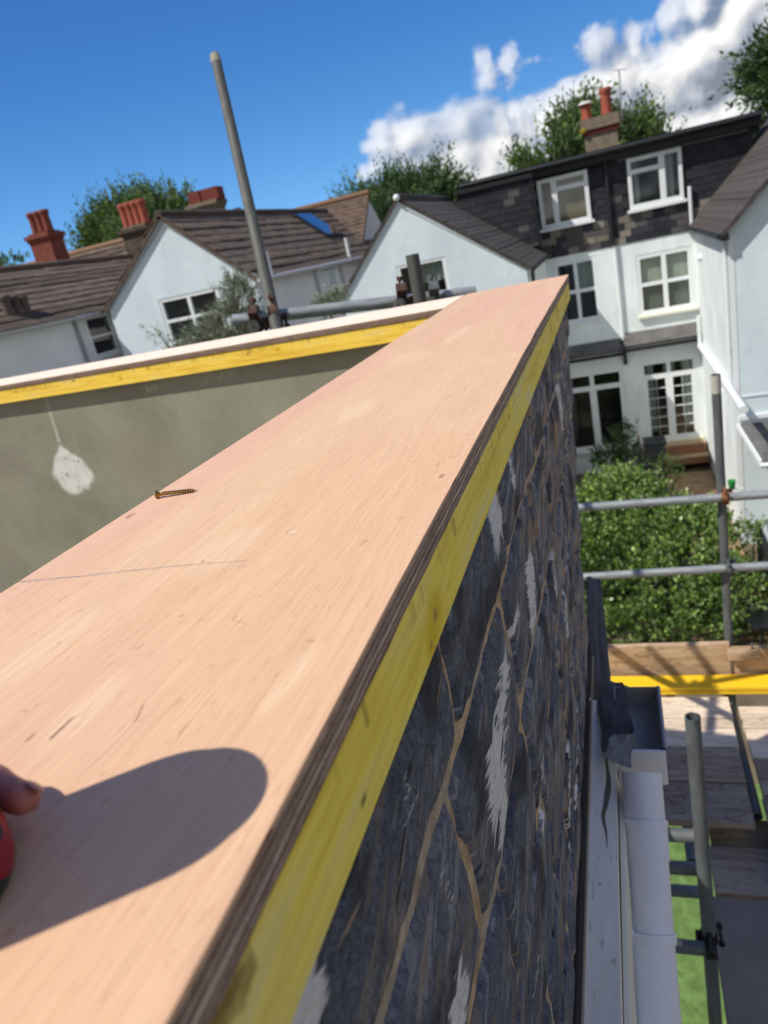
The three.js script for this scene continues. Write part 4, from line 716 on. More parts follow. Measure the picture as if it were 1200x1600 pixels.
  pot(s, V3(cb.x - 0.38, ct.y + 0.2, ZT - 2.4), 0.5, 0.19); part('pot_cowl', rod(V3(cb.x - 0.38, ct.y + 0.68, ZT - 2.4), V3(cb.x - 0.38, ct.y + 0.76, ZT - 2.4), 0.24, 14, 0.16), mat(0xc9c4b8, 0.7), s);
  pot(s, V3(cb.x + 0.24, ct.y + 0.2, ZT - 2.4), 0.8, 0.2);
  part('lichen_patch', new THREE.SphereGeometry(0.1, 10, 8).scale(1, 0.8, 0.2).translate(cb.x - cw / 2 - 0.02, ct.y - 0.1, ZT - 1.94), mat(0x8f7d24, 0.95), s);
  const ae = at(967, 110, 'z', ZT - 2.5), ab = at(972, 190, 'z', ZT - 2.5);
  part('aerial', [rod(ab, ae, 0.018, 8), ...[0, 1, 2, 3].map((i) => rod(V3(ae.x - 0.02, ae.y - 0.03 - i * 0.1, ae.z - 0.25), V3(ae.x + 0.03, ae.y - 0.01 - i * 0.1, ae.z + 0.25), 0.012, 6)), rod(V3(ae.x - 0.16, ae.y + 0.04, ae.z), V3(ae.x + 0.2, ae.y - 0.02, ae.z), 0.014, 6)], mat(0xa9aaa8, 0.5, { metalness: 0.4 }), s);
  part('pent_roof', quadSlab(V3(xParty + 0.002, yPent - 0.02, ZT + 0.42), V3(xCorner - 0.02, yPent - 0.02, ZT + 0.42), V3(xCorner - 0.02, yPent + 0.32, ZT + 0.002), V3(xParty + 0.002, yPent + 0.32, ZT + 0.002), 0.09), mLeadRoof, t);
  part('pent_fascia', bx(xParty + 0.002, yPent - 0.22, ZT + 0.36, xCorner - 0.02, yPent - 0.12, ZT + 0.4), mBlackTrim, t);
  const dpT = at(961, 388, 'z', ZT + 0.08), dpB = at(976, 535, 'z', ZT + 0.08);
  part('downpipe', [rod(V3(dpT.x, dpB.y, ZT + 0.07), V3(dpT.x, dpT.y, ZT + 0.07), 0.05, 12)], mPipeW, t);
  part('hopper_head', [rbx(dpT.x - 0.12, dpB.y - 0.15, ZT + 0.02, dpT.x + 0.12, dpB.y + 0.1, ZT + 0.24, 0.01), rod(V3(dpT.x, dpB.y - 0.7, ZT + 0.1), V3(dpT.x, dpB.y - 0.1, ZT + 0.1), 0.06, 10)], mGutter, t);
  part('dormer_pipe', rod(V3(dpT.x - 0.05, slateY, ZT + 0.09), V3(dpT.x - 0.05, dormTop - 0.1, ZT + 0.09), 0.055, 12), mGutter, t);
  const sp0 = at(1092, 365, 'z', ZT + 0.12), sp1 = at(1090, 288, 'z', ZT + 0.12); part('soil_pipe', rod(V3(xCorner - 0.08, sp0.y, ZT + 0.12), V3(xCorner - 0.08, sp1.y, ZT + 0.12), 0.055, 12), mPipeW, t);
  // wing: bright flank and blue gable
  const xw = xCorner;
  part('wing_wall', bx(xw, 0, ZT + 0.003, xw + 0.25, wE.y - 0.02, zGR - 0.252), mStucco, t);
  const sl = (wV.y - wE.y) / (wV.x - wE.x), xr = xw + 2.6, yr = wE.y + sl * 2.6;
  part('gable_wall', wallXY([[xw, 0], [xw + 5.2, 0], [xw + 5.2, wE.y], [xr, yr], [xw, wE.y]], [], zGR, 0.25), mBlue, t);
  part('corner_strip', bx(xw - 0.004, 0, zGR - 0.1, xw + 0.1, wE.y - 0.1, zGR + 0.012), mFrame, t);
  roofRows(t, V3(xw - 0.16, wE.y - 0.1, ZT - 0.1), V3(xw - 0.16, wE.y - 0.1, zGR + 0.22), V3(xr, yr + 0.12, zGR + 0.22), V3(xr, yr + 0.12, ZT - 2), 22, mTileGrey, 13, 0.012);
  roofRows(t, V3(xr + 2.7, wE.y - 0.1, zGR + 0.22), V3(xr + 2.7, wE.y - 0.1, ZT), V3(xr + 0.002, yr + 0.12, ZT), V3(xr + 0.002, yr + 0.12, zGR + 0.22), 12, mTileGrey, 14, 0.012);
  part('eaves_gutter', [rod(V3(xw - 0.2, wE.y - 0.12, ZT), V3(xw - 0.2, wE.y - 0.12, zGR + 0.24), 0.06, 12), bx(xw - 0.16, wE.y - 0.22, zGR - 0.001, xw - 0.001, wE.y - 0.1, zGR + 0.2)], mGutter, t);
  const q0 = at(1146, 375, 'x', xw - 0.06), q1 = at(1166, 640, 'x', xw - 0.06);
  part('downpipe', rod(V3(xw - 0.06, q1.y - 0.2, zGR - 0.16), V3(xw - 0.06, wE.y - 0.15, zGR - 0.16), 0.04, 10), mPipeW, t);
  const w0 = at(1094, 540, 'x', xw - 0.09), w1 = at(1163, 640, 'x', xw - 0.09);
  part('waste_pipe', [rod(V3(xw - 0.09, w0.y, w0.z), V3(xw - 0.09, w1.y, w1.z), 0.085, 12), rod(V3(xw - 0.09, w0.y - 0.05, w0.z), V3(xw - 0.09, w0.y + 0.9, w0.z - 0.02), 0.06, 10)], mPipeW, t);
  part('wall_fitting', new THREE.SphereGeometry(0.1, 14, 10).translate(xw - 0.03, at(1096, 402, 'x', xw).y, at(1096, 402, 'x', xw).z), mFrame, t);
  part('cable', [rod(V3(xw - 0.012, q1.y, zGR - 0.5), V3(xw - 0.012, wE.y - 0.2, zGR - 0.5), 0.012, 6), rbx(xw - 0.05, at(1150, 560, 'z', zGR).y, zGR - 0.42, xw - 0.002, at(1150, 545, 'z', zGR).y, zGR - 0.26, 0.01)], mat(0x9a9a98, 0.6), t);
  part('bathroom_window', [rbx(xw - 0.03, 2.2, -20.5, xw + 0.01, 3.4, -19.9, 0.01)], mFrame, t);
  // lead topped bay on the gable
  const c0 = at(1166, 662, 'z', zGR + 0.02), c1 = at(1184, 702, 'z', zGR + 1.0);
  const bay = part('bay_roof', quadSlab(V3(xw + 0.35, c0.y - 0.62, zGR + 1.0), V3(xw + 4.5, c0.y - 0.62, zGR + 1.0), V3(xw + 4.5, c0.y, zGR + 0.002), V3(xw + 0.05, c0.y, zGR + 0.002), 0.08), mLeadRoof, t);
  part('bay_gutter', [rod(V3(xw + 0.3, c0.y - 0.7, zGR + 1.04), V3(xw + 4.5, c0.y - 0.7, zGR + 1.04), 0.06, 10), quadSlab(V3(xw + 0.0, c0.y - 0.1, zGR + 0.01), V3(xw + 0.3, c0.y - 0.72, zGR + 1.0), V3(xw + 0.3, c0.y - 0.6, zGR + 1.0), V3(xw + 0.0, c0.y + 0.02, zGR + 0.01), 0.06)], mPipeW, bay);
  part('string_course', bx(xw + 0.06, c0.y + 0.1, zGR + 0.001, xw + 5.2, c0.y + 0.2, zGR + 0.05), mFrame, t);
  part('string_course', bx(xw + 0.06, c0.y + 0.62, zGR + 0.001, xw + 5.2, c0.y + 0.66, zGR + 0.02), mBlue, t);
  part('tread', [rbx(xCorner - 1.97, dr[1] - 0.1, ZT + 0.003, xCorner - 0.08, dr[1] - 0.06, ZT + 0.53, 0.01), rbx(xCorner - 1.78, dr[1] - 0.424, ZT + 0.505, xCorner - 0.03, dr[1] - 0.395, ZT + 0.88, 0.01)], mBoard[2], t);
  part('door_step', [rbx(xCorner - 1.95, dr[1] - 0.42, ZT + 0.003, xCorner - 0.1, dr[1] - 0.1, ZT + 0.5, 0.02), rbx(xCorner - 1.75, dr[1] - 0.64, ZT + 0.003, xCorner - 0.05, dr[1] - 0.425, ZT + 0.85, 0.02)], mat(0xffffff, 0.9, { map: grainTex(98, [150, 108, 82], [60, 50, 44], 10, 10, 128, [0.8, 0.8]) }), t);
}
// ---- houses on the left
const zH = -17, hA = at(252, 344, 'z', zH), hL = at(170, 482, 'z', zH), hR = at(396, 431, 'z', zH);
{
  const t = thing('gabled_house', 'white gabled house with brown tiled roof and wide window behind the tall pole', 'house', V3(hA.x, 0, zH));
  const w = [at(256, 500, 'z', zH).x, at(308, 529, 'z', zH).y, at(347, 481, 'z', zH).x, at(296, 458, 'z', zH).y];
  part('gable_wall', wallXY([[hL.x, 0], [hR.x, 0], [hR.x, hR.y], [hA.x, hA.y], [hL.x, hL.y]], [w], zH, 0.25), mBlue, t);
  win(t, 'z', zH, ...w, [[0.05, 0.52, 0.47, 0.92], [0.53, 0.52, 0.95, 0.92], [0.05, 0.06, 0.47, 0.45], [0.53, 0.06, 0.95, 0.45]]);
  const rEnd = at(508, 326, 'x', hA.x), zB = Math.max(-31, rEnd.z), ov = 0.12;
  const wb = at(545, 395, 'x', hR.x).z, zE = Math.max(-30, Math.min(wb - 0.5, zB));
  part('wing_wall', bx(hR.x - 0.25, 0, zE, hR.x, hR.y - 0.02, zH - 0.252), mGreyWall, t);
  part('wing_wall', bx(hL.x, 0, zE, hL.x + 0.25, hL.y - 0.1, zH - 0.252), mGreyWall, t);
  const rf = roofRows(t, V3(hR.x + ov, hR.y - 0.08, zH + 0.1), V3(hR.x + ov, hR.y - 0.08, zE), V3(hA.x, hA.y + 0.1, zE), V3(hA.x, hA.y + 0.1, zH + 0.1), 9, mTileBrown, 23, 0.03);
  roofRows(t, V3(hL.x - ov, hL.y - 0.06, zE), V3(hL.x - ov, hL.y - 0.06, zH + 0.1), V3(hA.x - 0.002, hA.y + 0.1, zH + 0.1), V3(hA.x - 0.002, hA.y + 0.1, zE), 9, mTileBrown, 24, 0.05);
  part('ridge', rod(V3(hA.x, hA.y + 0.12, zH + 0.1), V3(hA.x, hA.y + 0.12, zE), 0.11, 12), mTileBrown[2], t);
  part('bargeboard', [quadSlab(V3(hL.x - ov, hL.y - 0.16, zH + 0.05), V3(hA.x, hA.y - 0.1, zH + 0.05), V3(hA.x, hA.y + 0.08, zH + 0.05), V3(hL.x - ov, hL.y + 0.02, zH + 0.05), 0.04), quadSlab(V3(hA.x, hA.y - 0.06, zH + 0.051), V3(hR.x + ov, hR.y - 0.14, zH + 0.051), V3(hR.x + ov, hR.y - 0.03, zH + 0.051), V3(hA.x, hA.y + 0.07, zH + 0.051), 0.04)], mat(0xaeb4b8, 0.7), t);
  part('eaves_gutter', rod(V3(hR.x + ov + 0.04, hR.y - 0.12, zH + 0.1), V3(hR.x + ov + 0.04, hR.y - 0.12, zE), 0.055, 10), mat(0xc4c6c6, 0.5), t);
  // skylight on the slope
  const S = (u, v) => lerp(lerp(V3(hR.x + ov, hR.y - 0.08, zH), V3(hR.x + ov, hR.y - 0.08, zE), u), lerp(V3(hA.x, hA.y + 0.1, zH), V3(hA.x, hA.y + 0.1, zE), u), v).add(V3(0.075, 0.085, 0));
  const sk = part('skylight', [quadSlab(S(0.66, 0.42), S(0.8, 0.42), S(0.8, 0.92), S(0.66, 0.92), 0.06)], mGutter, t);
  part('pane', quadSlab(S(0.672, 0.45).add(V3(0.01, 0.012, 0)), S(0.788, 0.45).add(V3(0.01, 0.012, 0)), S(0.788, 0.895).add(V3(0.01, 0.012, 0)), S(0.672, 0.895).add(V3(0.01, 0.012, 0)), 0.008), new THREE.MeshPhysicalMaterial({ color: 0x1c222b, roughness: 0.08, specularIntensity: 1, clearcoat: 1 }), sk);
  // side windows, pipes
  const u0 = at(512, 450, 'x', hR.x), u1 = at(522, 420, 'x', hR.x);
  win(t, 'x', hR.x, -u0.z - 0.0, u0.y, -u1.z, u1.y, [[0.12, 0.08, 0.88, 0.92]], { out: 0.0, sill: false, depth: 0.04 });
  for (const [a, b] of [[[417, 392], [425, 436]], [[540, 372], [547, 405]]]) { const p = at(...b, 'x', hR.x + 0.1); part('vent_pipe', rod(p, V3(p.x, at(a[0], a[1], 'z', p.z).y, p.z), 0.06, 10), mPipeW, t); }
  for (const px of [497, 538]) { const p = at(px, 440, 'x', hR.x + 0.07); part('downpipe', rod(V3(p.x, 0, p.z), V3(p.x, hR.y - 0.15, p.z), 0.045, 10), mat(0xb9bcbd, 0.5), t); }
  // main range behind, ridge running across, white end gable
  const zr = -29.5, r0 = at(440, 331, 'z', zr), r1 = at(575, 303, 'z', zr), yR = r1.y, e1 = at(590, 378, 'z', zr + 3.6);
  const dropY = yR - 3.3;
  roofRows(t, V3(hA.x - 6, dropY, zr + 3.9), V3(r1.x + 0.05, dropY, zr + 3.9), V3(r1.x + 0.05, yR, zr), V3(hA.x - 6, yR, zr), 22, mTileRed, 31, 0.025);
  part('ridge', rod(V3(hA.x - 6, yR + 0.04, zr), V3(r1.x + 0.05, yR + 0.04, zr), 0.12, 10), mat(0x7c5f46, 0.9), t);
  part('end_gable', wallZY([[zr + 3.9, 0], [zr - 3.9, 0], [zr - 3.9, dropY], [zr, yR - 0.12], [zr + 3.9, dropY - 0.1]], [], r1.x - 0.05, 0.25), mGreyWall, t);
  const ch = at(324, 334, 'z', -26.5), cht = at(320, 318, 'z', -26.5);
  const s = stack(t, ch.x + 0.05, -26.5, ch.y - 2.2, cht.y + 0.02, 1.15, 0.7, mCement, [], 0.5, 0.2, mDarkPot);
  for (const [px, py] of [[305, 300], [328, 294]]) { const p = at(px, py, 'z', -26.3); part('square_pot', bx(p.x - (px < 310 ? 0.24 : 0.33), cht.y, -26.62, p.x + (px < 310 ? 0.24 : 0.36), p.y, -26.1), mat(0x74372a, 0.9), s); }
}
const xD = -13.35;
{
  const t = thing('tiled_house', 'house at far left with brown tiled roof slope, grey side wall and tall brick chimney', 'house', V3(xD - 2, 0, -17));
  const e1 = at(172, 479, 'x', xD), yE = e1.y, zE0 = -9.5, zE1 = -24.2, xR = xD - 3.1, yR = at(100, 414, 'x', xR).y;
  const wn = [at(146, 548, 'x', xD), at(173, 492, 'x', xD)];
  const U0 = -Math.max(wn[0].z, wn[1].z), U1 = -Math.min(wn[0].z, wn[1].z), wy0 = at(168, 553, 'x', xD).y, wy1 = at(160, 491, 'x', xD).y;
  part('side_wall', wallZY([[zE0, 0], [zE1, 0], [zE1, yE - 0.05], [zE0, yE - 0.05]], [[-U1, wy0, -U0, wy1]], xD, 0.25), mGreyWall, t);
  win(t, 'x', xD, U0, wy0, U1, wy1, [[0.1, 0.52, 0.9, 0.94], [0.1, 0.06, 0.9, 0.46]], { sillOut: 0.04 });
  part('gable_wall', wallXY([[xR * 2 - xD, 0], [xD - 0.251, 0], [xD - 0.251, yE - 0.1], [xR, yR - 0.1], [xR * 2 - xD, yE - 0.1]], [], zE0, 0.25), mBlue, t);
  roofRows(t, V3(xD + 0.15, yE - 0.06, zE0 + 0.1), V3(xD + 0.15, yE - 0.06, zE1), V3(xR, yR, zE1), V3(xR, yR, zE0 + 0.1), 10, mTileBrown, 43, 0.03);
  part('ridge', rod(V3(xR, yR + 0.03, zE0), V3(xR, yR + 0.03, zE1), 0.12, 10), mTileBrown[0], t);
  part('eaves_gutter', rod(V3(xD + 0.2, yE - 0.1, zE0), V3(xD + 0.2, yE - 0.1, zE1), 0.055, 10), mat(0xb9bbb9, 0.5), t);
  for (const px of [122, 182]) { const p = at(px, 515, 'x', xD + 0.07); part('downpipe', rod(V3(p.x, 0, p.z), V3(p.x, yE - 0.12, p.z), 0.045, 10), mat(0x9ea3a6, 0.5), t); }
  // low stack with old pots on the eave
  const sp = at(35, 500, 'x', xD - 0.5);
  const s0 = part('chimney', bx(sp.x - 0.35, yE - 0.3, sp.z - 0.75, sp.x + 0.3, sp.y + 0.02, sp.z + 0.85), mTileBrown[0], t);
  for (const [i, px] of [18, 32, 46].entries()) { const p = at(px, 498, 'x', xD - 0.5); pot(s0, V3(p.x, sp.y, p.z), at(px, 460, 'x', xD - 0.5).y - sp.y, 0.15, mat([0x5d5048, 0x574a44, 0x63564c][i], 0.9)); }
  // range behind with brick and the chimneys
  const zr = -27, y0 = at(20, 416, 'z', zr).y, y1 = at(185, 386, 'z', zr).y, yq = (y0 + y1) / 2;
  roofRows(t, V3(-34, yq - 2.8, zr + 3.4), V3(-13.0, yq - 2.8, zr + 3.4), V3(-13.0, yq, zr), V3(-34, yq, zr), 14, mTileBrown, 47, 0.04);
  part('ridge', rod(V3(-34, yq + 0.03, zr), V3(-13.0, yq + 0.03, zr), 0.12, 10), mat(0x8a6a50, 0.9), t);
  const bw = at(180, 437, 'z', -23.9); part('brick_wall', bx(bw.x - 0.6, bw.y - 1.6, -24.15, bw.x + 0.9, bw.y + 0.3, -23.9), mBrick, t); part('white_fascia', bx(bw.x - 0.7, bw.y + 0.3, -24.2, bw.x + 0.95, bw.y + 0.52, -23.8), mPipeW, t);
  const c1 = at(78, 415, 'z', -25), c1t = at(70, 366, 'z', -25);
  stack(t, (c1.x + c1t.x) / 2 + 0.1, -25, c1.y - 1.5, c1t.y, 0.95, 0.8, mBrick, [0.12, 0.5, 0.88], 0.78, 0.2, mDarkPot);
  const c2 = at(214, 400, 'z', -24.6), c2t = at(214, 356, 'z', -24.6);
  stack(t, c2t.x + 0.05, -24.6, c2.y - 1.6, c2t.y, 1.05, 0.7, mTileBrown[2], [0.05, 0.35, 0.65, 0.95], 0.82, 0.19, mPot, mCement);
}

// ------------------------------------------------------------------ trees and shrubs
const leafGeo = (() => { // a pointed, folded leaf one unit long
  const g = new THREE.BufferGeometry();
  g.setAttribute('position', new THREE.Float32BufferAttribute([0, 0, 0, 0.24, 0.4, 0.07, 0, 1, -0.05, -0.24, 0.4, 0.07, 0, 0.45, 0], 3));
  g.setAttribute('uv', new THREE.Float32BufferAttribute([0.5, 0, 1, 0.4, 0.5, 1, 0, 0.4, 0.5, 0.45], 2)); g.setIndex([0, 1, 4, 1, 2, 4, 0, 4, 3, 4, 2, 3]); g.computeVertexNormals(); return g;
})();
const leafMat = (rough = 0.5, tr = 0.3) => new THREE.MeshPhysicalMaterial({ color: 0xffffff, roughness: rough, transmission: tr, thickness: 0, side: THREE.DoubleSide });
function foliage(parent, name, lumps, o) {
  const r = rng(o.seed), off = parent.position, M = [], C = [], q = new THREE.Quaternion(), q2 = new THREE.Quaternion(), e = new THREE.Euler(), up = V3(0, 1, 0), total = lumps.reduce((s, l) => s + l[1] * l[2] * l[3], 0);
  const g = () => (r() + r() + r() - 1.5) / 1.5;
  for (const [c, rx, ry, rz] of lumps) {
    const sprays = Math.max(3, Math.round(o.sprays * rx * ry * rz / total));
    for (let i = 0; i < sprays; i++) {
      const d = V3(g(), g(), g()).normalize(); if (o.topHeavy && d.y < -0.3 && r() < o.topHeavy) d.y *= -1;
      const rad = 0.35 + 0.6 * Math.sqrt(r()), p = V3(c.x + d.x * rx * rad, c.y + d.y * ry * rad, c.z + d.z * rz * rad);
      const dir = d.clone().multiplyScalar(o.out ?? 0.7).addScaledVector(up, o.up ?? 0.4).add(V3(g(), g(), g()).multiplyScalar(0.5)).normalize();
      if (fbm3(p.x * (o.gap ?? 0.9) + 7, p.y * (o.gap ?? 0.9), p.z * (o.gap ?? 0.9), 2) < (o.cut ?? 0.36)) continue;
      const L = o.len * (0.5 + r()) * (r() < 0.06 ? 1.4 : 1), shade = 0.6 + 0.7 * r();
      for (let k = 0; k < o.per; k++) {
        const t = (k + r()) / o.per, s = o.leaf * (0.5 + 0.95 * r()) * (1 - 0.35 * t), w = o.width * (1 - 0.5 * t);
        const pos = p.clone().addScaledVector(dir, L * t).add(V3(g() * w, g() * w, g() * w));
        const ld = dir.clone().multiplyScalar(0.7).add(V3(g(), g() + 0.1, g())).normalize();
        q.setFromUnitVectors(up, ld); q2.setFromAxisAngle(up, r() * 6.283); q.multiply(q2);
        M.push(new THREE.Matrix4().compose(pos.sub(off), q.clone(), V3(s * (o.fat ?? 1), s, s)));
        const a = o.colors[Math.floor(r() * o.colors.length)], b = (o.gain ?? 1.7) * shade * (0.75 + 0.5 * r()); C.push(new THREE.Color().setRGB(a[0] * b, a[1] * b, a[2] * b));
      }
    }
  }
  const im = new THREE.InstancedMesh(leafGeo, leafMat(o.rough, o.tr ?? 0.4), M.length); im.name = name; im.castShadow = im.receiveShadow = true; im.userData.kind = 'stuff';
  M.forEach((m, i) => { im.setMatrixAt(i, m); im.setColorAt(i, C[i]); }); parent.add(im); return im;
}
const mBark = mat(0xffffff, 0.95, { map: grainTex(131, [92, 80, 66], [60, 56, 50], 6, 14, 128, [0.4, 1.2]) });
function limb(p0, p1, r0, r1) { return rod(p0, p1, r0, 9, r1); }
// tree given by its crown in the picture: lumps as [px, py, half width px, half height px] at distance z
function tree(name, label, category, z, lumps, baseY, o, group) {
  const L = lumps.map(([x, y, w, h, dz = 0]) => { const c = at(x, y, 'z', z + dz), s = -(z + dz) / FPX / 0.9 * (o.k ?? 0.8); return [c, w * s, h * s, (o.deep ?? 0.8) * w * s]; });
  const cx = L.reduce((s, l) => s + l[0].x, 0) / L.length, low = Math.min(...L.map((l) => l[0].y - l[2]));
  const t = thing(name, label, category, V3(cx, baseY, z), group);
  const r = rng(o.seed + 5), fork = V3(cx, baseY + (low - baseY) * 0.85, z), gs = [limb(V3(cx, baseY, z), fork, o.trunk, o.trunk * 0.75)];
  for (const [c, , h] of L) { const m = lerp(fork, c, 0.5).add(V3((r() - 0.5) * 0.3, 0, (r() - 0.5) * 0.3)); gs.push(limb(fork, m, o.trunk * 0.6, o.trunk * 0.35), limb(m, c.clone().add(V3(0, h * 0.3, 0)), o.trunk * 0.35, o.trunk * 0.1)); for (let i = 0; i < 4; i++) gs.push(limb(lerp(m, c, 0.5), c.clone().add(V3((r() - 0.5) * 1.4 * h, (r() - 0.1) * h, (r() - 0.5) * h)), o.trunk * 0.2, o.trunk * 0.04)); }
  part('trunk', gs, mBark, t);
  foliage(t, 'crown', L, o); return t;
}
const G1 = [[0.045, 0.095, 0.014], [0.07, 0.13, 0.016], [0.024, 0.055, 0.012], [0.10, 0.155, 0.022]], G2 = [[0.04, 0.088, 0.018], [0.058, 0.12, 0.02], [0.025, 0.058, 0.014]];
tree('tree', 'dark green bushy tree rising behind the roofs on the left', 'tree', -40, [[172, 375, 36.8, 38.6], [205, 350, 42.3, 40.5], [250, 342, 36.8, 33.1, 1], [282, 338, 20.2, 31.3], [150, 400, 27.6, 27.6], [230, 385, 55.2, 36.8, 2], [205, 322, 14.7, 16.6], [268, 322, 12.9, 18.4]], 0, { seed: 3, sprays: 1900, per: 20, len: 1.2, width: 0.3, leaf: 0.27, colors: G1, up: 0.75, out: 0.5, trunk: 0.3, rough: 0.8 });
tree('tree', 'loose green tree behind the white end gable in the centre', 'tree', -44, [[568, 328, 25.2, 16.2], [610, 316, 34.2, 23.4], [655, 318, 39.6, 25.2], [702, 318, 27.0, 19.8], [625, 342, 63.0, 23.4, 1], [552, 336, 16.2, 10.8], [690, 288, 16.2, 16.2], [620, 288, 10.8, 14.4], [590, 302, 10.8, 12.6]], 0, { seed: 7, sprays: 1900, per: 19, len: 1.3, width: 0.3, leaf: 0.27, colors: G2, up: 0.6, out: 0.6, trunk: 0.3, rough: 0.8 });
tree('tree', 'tall dense green tree behind the chimney of the slate dormer house', 'tree', -38, [[832, 256, 22.9, 24.6], [858, 240, 26.4, 29.9], [900, 224, 22.9, 29.9], [925, 199, 12.3, 21.1], [935, 239, 29.9, 35.2, 1], [985, 214, 17.6, 22.9], [1008, 216, 12.3, 21.1], [880, 262, 52.8, 22.9, 1], [975, 242, 38.7, 21.1, 1], [1030, 236, 14.1, 8.8]], 0, { seed: 11, sprays: 2900, per: 15, len: 1.15, width: 0.26, leaf: 0.28, colors: G1, up: 0.8, out: 0.45, trunk: 0.3, rough: 0.8 });
tree('tree', 'dark tree branch tips at the right edge against the cloud', 'tree', -36, [[1205, 90, 22, 24], [1198, 145, 22, 26], [1215, 118, 30, 30], [1240, 140, 50, 60]], 0, { seed: 15, sprays: 700, per: 15, len: 1.0, width: 0.28, leaf: 0.3, colors: G2, up: 0.1, out: 0.8, trunk: 0.3, rough: 0.8 });
tree('distant_tree', 'low strip of distant foliage at the far left edge of the roofs', 'tree', -60, [[12, 412, 30, 7], [-20, 414, 30, 10]], 0, { seed: 17, sprays: 70, per: 12, len: 0.8, width: 0.3, leaf: 0.4, colors: G1, trunk: 0.2 });
const OL = [[0.17, 0.19, 0.115], [0.21, 0.23, 0.15], [0.12, 0.14, 0.08], [0.25, 0.27, 0.19]];
tree('olive_tree', 'grey green olive tree in front of the white gabled house', 'tree', -10.5, [[374, 468, 28, 32], [352, 505, 34, 22], [390, 508, 24, 22], [312, 524, 26, 12], [252, 527, 12, 9], [366, 446, 16, 16], [330, 545, 80, 14]], 0, { seed: 21, sprays: 1150, per: 14, len: 0.22, width: 0.055, leaf: 0.075, fat: 0.5, colors: OL, gain: 1.5, up: 0.4, out: 0.6, trunk: 0.06, rough: 0.6 });
tree('shrub', 'small pale shrub showing above the cross wall below the side windows', 'shrub', -11, [[525, 470, 14, 10], [505, 478, 14, 8], [640, 462, 10, 6]], 0, { seed: 25, sprays: 110, per: 12, len: 0.15, width: 0.05, leaf: 0.06, colors: OL, trunk: 0.04, rough: 0.6 });
const HG = [[0.10, 0.18, 0.03], [0.15, 0.24, 0.04], [0.06, 0.12, 0.025], [0.20, 0.28, 0.06], [0.25, 0.32, 0.13]];
{
  const t = thing('hedge', 'big glossy green shrub mass in the garden behind the guard rails', 'hedge', V3(0.6, 0, -14.6));
  const L = [[V3(-0.5, 1.45, -15.2), 1.5, 1.25, 1.5], [V3(0.8, 1.3, -14.9), 1.3, 1.1, 1.4], [V3(0.2, 1.05, -13.9), 1.6, 1.0, 1.1], [V3(1.55, 0.7, -13.9), 0.75, 0.75, 0.9], [V3(-1.5, 1.2, -14.6), 1.3, 1.2, 1.4], [V3(0.3, 0.5, -13.3), 1.7, 0.55, 0.7], [V3(-0.3, 1.9, -16), 1.2, 0.95, 1.2]];
  part('branches', L.flatMap(([c]) => [limb(V3(c.x * 0.6, 0, c.z - 0.2), c, 0.06, 0.025), limb(c, c.clone().add(V3(0.4, 0.5, 0.3)), 0.025, 0.008), limb(c, c.clone().add(V3(-0.5, 0.4, 0.5)), 0.025, 0.008)]), mBark, t);
  foliage(t, 'foliage', L, { gap: 2.4, cut: 0.44, seed: 31, sprays: 7600, per: 10, len: 0.24, width: 0.09, leaf: 0.105, fat: 1.5, colors: HG, gain: 1.5, up: 0.55, out: 0.6, rough: 0.42, tr: 0.35, topHeavy: 0.6 });
}
tree('shrub', 'dark leafy shrub under the left garden doors behind the hedge', 'shrub', -22.5, [[975, 690, 16, 26], [955, 715, 24, 22], [985, 720, 16, 20]], 0, { seed: 33, sprays: 220, per: 12, len: 0.3, width: 0.1, leaf: 0.12, colors: G2, trunk: 0.05 });
tree('shrub', 'thin scraggly shrub beside the brick steps', 'shrub', -21.8, [[1040, 730, 20, 16], [1060, 748, 12, 14]], 0, { seed: 35, sprays: 60, per: 9, len: 0.3, width: 0.12, leaf: 0.1, colors: HG, trunk: 0.04 });
tree('shrub', 'small green plant at the foot of the white wall beyond the guard rails', 'shrub', -15.4, [[1176, 830, 8, 18]], 0, { seed: 37, sprays: 40, per: 10, len: 0.2, width: 0.08, leaf: 0.09, colors: HG, trunk: 0.03 });
{ // between hedge and scaffold on the right: dark garden table, planter
  const p = at(1180, 960, 'y', 0.75), t = thing('garden_table', 'dark garden table in shade at the right edge behind the toe board', 'table', V3(p.x + 0.4, 0, p.z));
  part('table_top', rbx(p.x - 0.15, 0.72, p.z - 0.5, p.x + 1.4, 0.76, p.z + 0.5, 0.01), mat(0x141619, 0.3), t);
  for (const [a, b] of [[-0.05, -0.4], [1.3, -0.4], [-0.05, 0.4], [1.3, 0.4]]) part('leg', rod(V3(p.x + a, 0, p.z + b), V3(p.x + a * 0.8 + 0.1, 0.72, p.z + b), 0.025, 10), mat(0x24272b, 0.5), t);
  const b = at(1182, 915, 'y', 0.4), bxp = thing('planter', 'plain brown wooden planter box behind the lower guard rail', 'planter', V3(b.x, 0, b.z));
  part('box', [rbx(b.x - 0.22, 0, b.z - 0.2, b.x + 0.2, 0.52, b.z + 0.2, 0.012)], mBoard[2], bxp);
  part('soil', bx(b.x - 0.19, 0.5, b.z - 0.17, b.x + 0.17, 0.535, b.z + 0.17), mat(0x3a2d22, 0.95), bxp);
  const f = at(1194, 850, 'y', 0.9), fe = thing('garden_fence', 'dark shaded garden fence at the right edge below the blue gable', 'fence', V3(2.6, 0, -14));
  for (let i = 0; i < 9; i++) part('plank', rbx(2.42, 0.02, -15.9 + i * 0.42, 2.46, 1.5, -15.9 + i * 0.42 + 0.4, 0.006), mat(0x2a2c30, 0.85), fe);
}
